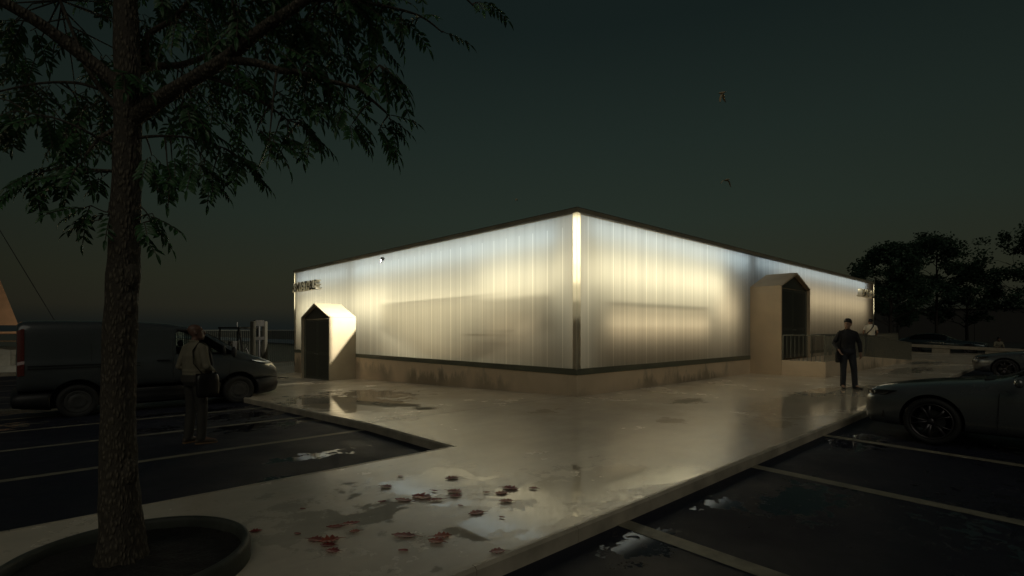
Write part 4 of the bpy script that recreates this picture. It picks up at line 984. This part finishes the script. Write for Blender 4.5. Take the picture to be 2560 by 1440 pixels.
def compound(p, d, L, pairs):
    d = d.normalized(); g = Vector((0,0,-1)); pts = [p]; cur = d.copy()
    for i in range(pairs+1):
        cur = (cur+g*.07).normalized(); pts.append(pts[-1]+cur*L/(pairs+1))
    side = cur.cross(Vector((0,0,1))); side = side.normalized() if side.length > .05 else Vector((1,0,0))
    twg.tube(pts, [.0028]*len(pts), 4)
    tw = rnd.uniform(-.5, .5)
    for i in range(1, pairs+2):
        t_ = (pts[i]-pts[i-1]).normalized(); s = (side-t_*side.dot(t_)).normalized(); nn_ = s.cross(t_); nn_ = nn_*math.cos(tw)+s*math.sin(tw); s = t_.cross(nn_)*-1
        ll = rnd.uniform(.060, .080)*(1 if i > 1 else .8)
        if i == pairs+1: leaflet(fol, pts[i], (t_+g*.3).normalized(), nn_, ll*1.15, ll*.33); break
        for q in (1, -1):
            dd = (t_*.62+s*q*.85+g*rnd.uniform(.0, .35)).normalized()
            leaflet(fol, pts[i], dd, nn_, ll, ll*rnd.uniform(.34, .44))
def spray(p, d, n, L=.30):
    for k in range(n):
        q = (d+Vector((rnd.uniform(-.8,.8), rnd.uniform(-.8,.8), rnd.uniform(-.7,.35)))).normalized()
        compound(p+Vector((rnd.uniform(-.04,.04),)*3), q, L*rnd.uniform(.75, 1.2), rnd.randint(4, 6))
allP = [p for A, B_ in limbs for p in A]
def clump(px, py, d, n=5, L=.28, link=True):
    p = loc(px, py, d)
    if link:
        q = min(allP, key=lambda v: (v-p).length+.4*max(0, p.z-v.z)); 
        if (q-p).length < 1.3:
            twg.tube([q, q.lerp(p, .5)+Vector((0,0,.07*(q-p).length)), p], [.006, .0045, .003], 5)
    dd = (p-Vector((0,0,p.z))); dd.z = 0; dd = dd.normalized() if dd.length > .05 else RT.to_3d()
    spray(p, (dd*.6+Vector((0,0,-.42))), n, L)
edge = [(75,455,3.05,4),(110,425,3.05,3),(175,440,3.1,5),(215,400,3.15,4),(150,410,3.1,3),(255,440,3.2,3),(225,515,3.15,4),(268,540,3.2,3),(372,540,3.27,4),(352,560,3.25,2),(60,300,3.0,5),(20,280,3.0,4),(130,290,3.05,4),(180,330,3.1,4),
  (380,390,3.3,5),(430,400,3.35,5),(500,400,3.35,6),(560,380,3.4,5),(600,395,3.4,4),(530,440,3.4,4),(420,440,3.3,4),(470,350,3.4,5),(640,330,3.2,5),(690,330,3.2,4),(720,350,3.3,3),(750,300,3.3,5),(672,345,2.85,3),(760,250,3.2,5),(810,260,3.15,5),
  (860,270,3.15,5),(880,310,3.15,3),(955,165,3.0,6),(985,190,3.0,3),(975,290,3.2,4),(950,320,3.2,5),(900,200,3.1,2),(1000,40,3.2,3),(940,50,3.2,4),(1060,40,3.3,2),(1110,80,3.35,1),(1195,5,3.3,2),(870,150,3.3,5),(930,100,3.3,4),(820,180,3.2,5),(780,330,3.3,3),(620,420,3.45,2)]
for px, py, d, n in edge: clump(px, py, d, n, .20)
for k in range(175):                                    # the thick of the crown
    px = rnd.uniform(-120, 900); py = rnd.uniform(-260, 330)
    lim = 250 if px < 120 else (330 if px < 560 else 330-(px-560)*.62)
    if py > lim or (py < 20 and rnd.random() < .3): continue
    clump(px, py, rnd.uniform(2.95, 4.5), rnd.randint(3, 5), .26)
for k in range(46):
    px = rnd.uniform(560, 960); py = rnd.uniform(-200, 70); clump(px, py, rnd.uniform(2.9, 4.0), 4)
for A, B_ in limbs[-9:]:
    for p in A[3:]:
        for q in range(4): spray(p+Vector((rnd.uniform(-.5,.5), rnd.uniform(-.5,.5), rnd.uniform(-.2,.4))), Vector((rnd.uniform(-1,1), rnd.uniform(-1,1), -.4)), 2, .32)
fo = fol.build('foliage', leaf_g, bt); twg.build('twigs', bark, fo)

# ------------------------------------------------------------------ trees at the far edge of the plaza
far_leaf = leafmat('dark_leaf', (.040,.085,.050), .6); far_bark = mat('dark_bark', (.035,.030,.024), .9, bump=.01, bscale=30)
def far_tree(name, label, x, y, h, sp, seed, z0=-.05):
    r_ = random.Random(seed); root = thing(name, label, 'tree', (x, y, z0), 0, 'trees along the far edge of the plaza')
    b = MB(); tips = []
    th = h*.25
    b.tube([(0,0,-.1),(.02,0,.15),(.03,.02,th*.6),(0,.03,th),(.05,0,h*.55),(0,.02,h*.8),(.03,0,h*.93)], [.17,.13,.115,.10,.075,.04,.012], 10)
    bb = MB()
    def grow(p, d, L, r0, lv):
        q = p+d*L; mid_ = p.lerp(q, .5)+Vector((r_.uniform(-.1,.1), r_.uniform(-.1,.1), r_.uniform(0,.12)))*L
        bb.tube([p, mid_, q], [r0, r0*.75, r0*.5], 6)
        if lv == 0: tips.append(q); tips.append(mid_); return
        for k in range(r_.randint(2, 3) if lv < 3 else 3):
            a = r_.uniform(0, 6.28); s = Vector((math.cos(a), math.sin(a), r_.uniform(-.25, .7)))
            grow(p.lerp(q, r_.uniform(.55, 1)), (d*.75+s*.75).normalized(), L*r_.uniform(.55, .78), r0*.5, lv-1)
    for k in range(19):
        a = k*2.4+r_.uniform(-.5, .5); q = k/18; z = th*.85+(h*.90-th*.85)*q
        wd = sp*(math.sin(math.pi*(.30+.62*q))**.8)*.62
        grow(Vector((0,0,z)), Vector((math.cos(a), math.sin(a), .50+.6*q)).normalized(), wd*r_.uniform(.6, 1.35), .05*(1-q*.6), 2)
    b.build('trunk', far_bark, root, smooth=True); bb.build('branches', far_bark, root, smooth=True)
    c = MB()
    for p in tips:
        R0 = r_.uniform(.34, .56)*sp/3
        for k in range(int(44*r_.uniform(.6, 1.2))):
            while True:
                v = Vector((r_.uniform(-1,1), r_.uniform(-1,1), r_.uniform(-.7,.7)))
                if v.length < 1: break
            o_ = p+v*R0; d = Vector((r_.gauss(0,1), r_.gauss(0,1), r_.gauss(-.3,.7))).normalized(); s = d.orthogonal().normalized(); s.rotate(Matrix.Rotation(r_.uniform(0,6.28), 3, d)); L = r_.uniform(.13, .25)
            c.add([o_, o_+d*L*.5+s*L*.34, o_+d*L, o_+d*L*.5-s*L*.34], [(0,1,2,3)])
    c.build('crown', far_leaf, root); return root
def tree_at(px, d): p = at(px, 826, d=d); return p.x, p.y
x, y = tree_at(2227, 36); far_tree('plaza_tree', 'dark tree just right of the far end of the building, leftmost of the far trees', x, y, 7.2, 2.7, 3)
x, y = tree_at(2342, 40); far_tree('plaza_tree', 'tall dark tree in the middle of the far trees behind the bench', x, y, 8.6, 3.1, 11)
x, y = tree_at(2418, 42); far_tree('plaza_tree', 'dark tree with a thin low trunk rising beside the seated person', x, y, 6.6, 2.7, 5)
x, y = tree_at(2590, 37); far_tree('plaza_tree', 'dark tree cut by the right edge of the picture', x, y, 8.2, 3.2, 9)
x, y = tree_at(2245, 52); far_tree('plaza_tree', 'smaller dark tree in the second row behind the leftmost far tree', x, y, 7.2, 2.8, 21)
# dark warehouse and hedge that close the view on the right
wh_m = mat('dark_shed_cladding', (.035,.033,.030), .8, var=.15, scale=.6, stretch=(6,6,.2))
px0 = at(2150, 826, d=75); px1 = at(2950, 826, d=62); dv_ = (px1-px0); L = dv_.xy.length
wh = thing('dark_warehouse', 'long unlit dark warehouse behind the far trees', 'building', (px0.x, px0.y, -.6), math.atan2(dv_.y, dv_.x))
b = MB(); b.box(0, L, 0, 18, 0, 5.2); b.build('wall', wh_m, wh)
b = MB(); b.add([(-.3,-.3,5.2),(L+.3,-.3,5.2),(L+.3,9,6.6),(-.3,9,6.6),(L+.3,18.3,5.2),(-.3,18.3,5.2),(-.3,-.3,5.05),(L+.3,-.3,5.05)], [(0,1,2,3),(3,2,4,5),(6,7,1,0)]); b.build('roof', frame_m, wh)
for k in range(5):
    b = MB(); b.box(4+9*k, 7.2+9*k, -.06, -.002, .0, 3.2); b.build('shutter_door', wh_m, wh)

# ------------------------------------------------------------------ fallen leaves on the path
red = [mat('red_oak_leaf', (.24,.028,.022), .5, var=.45, scale=25), mat('rust_oak_leaf', (.30,.06,.03), .55, var=.45, scale=25), mat('dark_red_leaf', (.20,.03,.024), .5, var=.45, scale=25)]
def oak(name, label, x, y, z, L, rz, m, kind):
    if kind == 'o': ol = [(-.5+.5*(1-math.cos(math.pi*i/8)), .26*math.sin(math.pi*i/8)**.8) for i in range(9)]
    elif kind == 'n': ol = [(-.5,0),(-.40,.10),(-.32,.20),(-.24,.15),(-.12,.27),(-.04,.17),(.10,.25),(.17,.14),(.30,.18),(.36,.08),(.5,0)]
    else: ol = [(-.55,.0),(-.42,.10),(-.38,.26),(-.28,.22),(-.20,.42),(-.10,.36),(-.04,.24),(.08,.46),(.15,.34),(.18,.20),(.30,.30),(.36,.12),(.5,.0)]
    up_ = [(p, q*rnd.uniform(.85, 1.15)) for p, q in ol]; lo_ = [(p+rnd.uniform(-.02,.02), -q*rnd.uniform(.85, 1.15)) for p, q in ol]
    b = MB(); n = len(ol); cu = rnd.uniform(.1, .35); tw = rnd.uniform(-.15, .15)
    hz = lambda p, q: L*(cu*q*q+.12*cu*p*p*2+tw*p*q)+.004
    vs = [(p*L, q*L, hz(p, q)) for p, q in up_]+[(p*L, 0, hz(p, 0)-.001) for p, q in ol]+[(p*L, q*L, hz(p, q)) for p, q in lo_]
    vs += [(a, c, d-.0016) for a, c, d in vs]; N = 3*n; fs = []
    for i in range(n-1):
        fs += [(i, n+i, n+i+1, i+1), (n+i, 2*n+i, 2*n+i+1, n+i+1), (N+i, N+i+1, N+n+i+1, N+n+i), (N+n+i, N+n+i+1, N+2*n+i+1, N+2*n+i), (i, i+1, N+i+1, N+i), (2*n+i+1, 2*n+i, N+2*n+i, N+2*n+i+1)]
    b.add(vs, fs)
    if kind != 'o': b.tube([(-.5*L, 0, hz(-.5, 0)), (-.78*L, .03*L, .003)], [.0016, .001], 4)
    o = b.build(name, m); o.location = (x, y, z); o.rotation_euler = (0, 0, rz)
    return tag(o, label, 'leaf', 'fallen red leaves on the paved strip')
LV = [(965,290,25,'o'),(1375,306,62,'l'),(850,375,55,'l'),(1236,408,36,'n'),(1400,415,70,'l'),(1405,447,55,'l'),(1845,388,75,'l'),(1770,425,60,'l'),(1652,420,30,'o'),(2025,387,38,'l'),(816,492,34,'o'),(985,480,82,'n'),
  (1130,455,95,'l'),(1240,480,70,'n'),(1806,490,62,'l'),(1443,522,24,'o'),(1570,583,70,'l'),(1775,618,28,'o'),(182,553,24,'o'),(565,670,75,'n'),(440,692,70,'n'),(597,730,44,'l'),(140,750,32,'o'),(290,800,70,'l'),(395,805,85,'l'),(420,885,60,'l'),(380,840,60,'l'),
  (990,764,110,'n'),(1300,770,80,'l'),(1247,812,75,'l'),(986,882,44,'o'),(1738,890,70,'l'),(-192,730,44,'l')]
lab = {'o': 'small oval red leaf on the wet paved strip', 'n': 'narrow lobed red oak leaf on the wet paved strip', 'l': 'broad lobed dark red oak leaf on the wet paved strip'}
for i, (cx, cy, s, k) in enumerate(LV):
    p = at(700+cx*.3125, 1100+cy*.3125, z=.006); d = (p-CAM).xy.length
    oak('fallen_leaf', lab[k], p.x, p.y, .0035+.0012*(i % 5), max(.05, s*.3125*d/F*1.85), rnd.uniform(-.5, .5)+math.atan2(-SA, CA)+(math.pi if rnd.random() < .5 else 0), red[0 if k == 'o' else rnd.choice((0, 0, 1, 2))], k)

# ------------------------------------------------------------------ gulls
gull_w = mat('gull_pale_feathers', (.85,.66,.42), .8, var=.1); gull_d = mat('gull_dark_wingtip', (.03,.03,.03), .8)
def gull(label, px, py, d, span, wings, rot):
    p = at(px, py, d=d); r_ = thing('gull', label, 'bird', p); r_.rotation_euler = rot
    s = span
    b = MB(); b.loft([ell((0, 0, 0), .001, .001)]*1+[[Vector((rx*math.cos(a), y, rz_*math.sin(a)+zc)) for a in [2*math.pi*i/10 for i in range(10)]] for y, rx, rz_, zc in ((-.26*s,.004*s,.003*s,0),(-.2*s,.035*s,.012*s,0),(-.1*s,.05*s,.04*s,0),(.04*s,.06*s,.055*s,0),(.12*s,.045*s,.045*s,.01*s),(.16*s,.033*s,.035*s,.02*s),(.20*s,.03*s,.03*s,.022*s),(.23*s,.014*s,.014*s,.018*s),(.26*s,.004*s,.004*s,.015*s))][0:], 0) if False else b.loft([[Vector((rx*math.cos(a), y, rz_*math.sin(a)+zc)) for a in [2*math.pi*i/10 for i in range(10)]] for y, rx, rz_, zc in ((-.26*s,.004*s,.003*s,0),(-.2*s,.035*s,.012*s,0),(-.1*s,.05*s,.04*s,0),(.04*s,.06*s,.055*s,0),(.12*s,.045*s,.045*s,.01*s),(.16*s,.033*s,.035*s,.02*s),(.20*s,.03*s,.03*s,.022*s),(.23*s,.014*s,.014*s,.018*s),(.26*s,.004*s,.004*s,.015*s))])
    b.build('body', gull_w, r_, smooth=True)
    for q in (1, -1):
        (x1, z1), (x2, z2) = wings
        st_ = [(0,.06,-.07,0), (x1,.10,-.05,z1), ((x1+x2)/2,.07,-.05,(z1+z2)/2), (x2*.86+x1*.14,.01,-.06,z2*.86+z1*.14), (x2,-.06,-.075,z2)]
        b = MB(); rows = [[(q*x*s, yl*s, z*s), (q*x*s, (yl+yt)/2*s, z*s+.012*s), (q*x*s, yt*s, z*s), (q*x*s, (yl+yt)/2*s, z*s-.006*s)] for x, yl, yt, z in st_]
        b.loft([[Vector(p_) for p_ in r0] for r0 in rows[:4]], 0); wg_ = b.build('wing', gull_w, r_)
        b = MB(); b.loft([[Vector(p_)*1.0 for p_ in r0] for r0 in rows[3:]]); b.build('wingtip', gull_d, wg_)
    return r_
yaw0 = math.atan2(-SA, CA)
gull('gull high in the sky with its tail spread and dark wingtips hanging', 1806, 232, 26, 1.0, ((.10,-.20), (.20,-.46)), (R(10), R(-10), yaw0+R(25)))
gull('gull with arched wings gliding below the highest gull', 1817, 450, 26, 1.0, ((.17,-.05), (.30,-.30)), (R(5), R(14), yaw0+R(8)))
gull('tiny distant gull above the roof of the building', 1291, 498, 60, .9, ((.08,.02), (.16,-.26)), (R(10), R(-20), yaw0+R(40)))
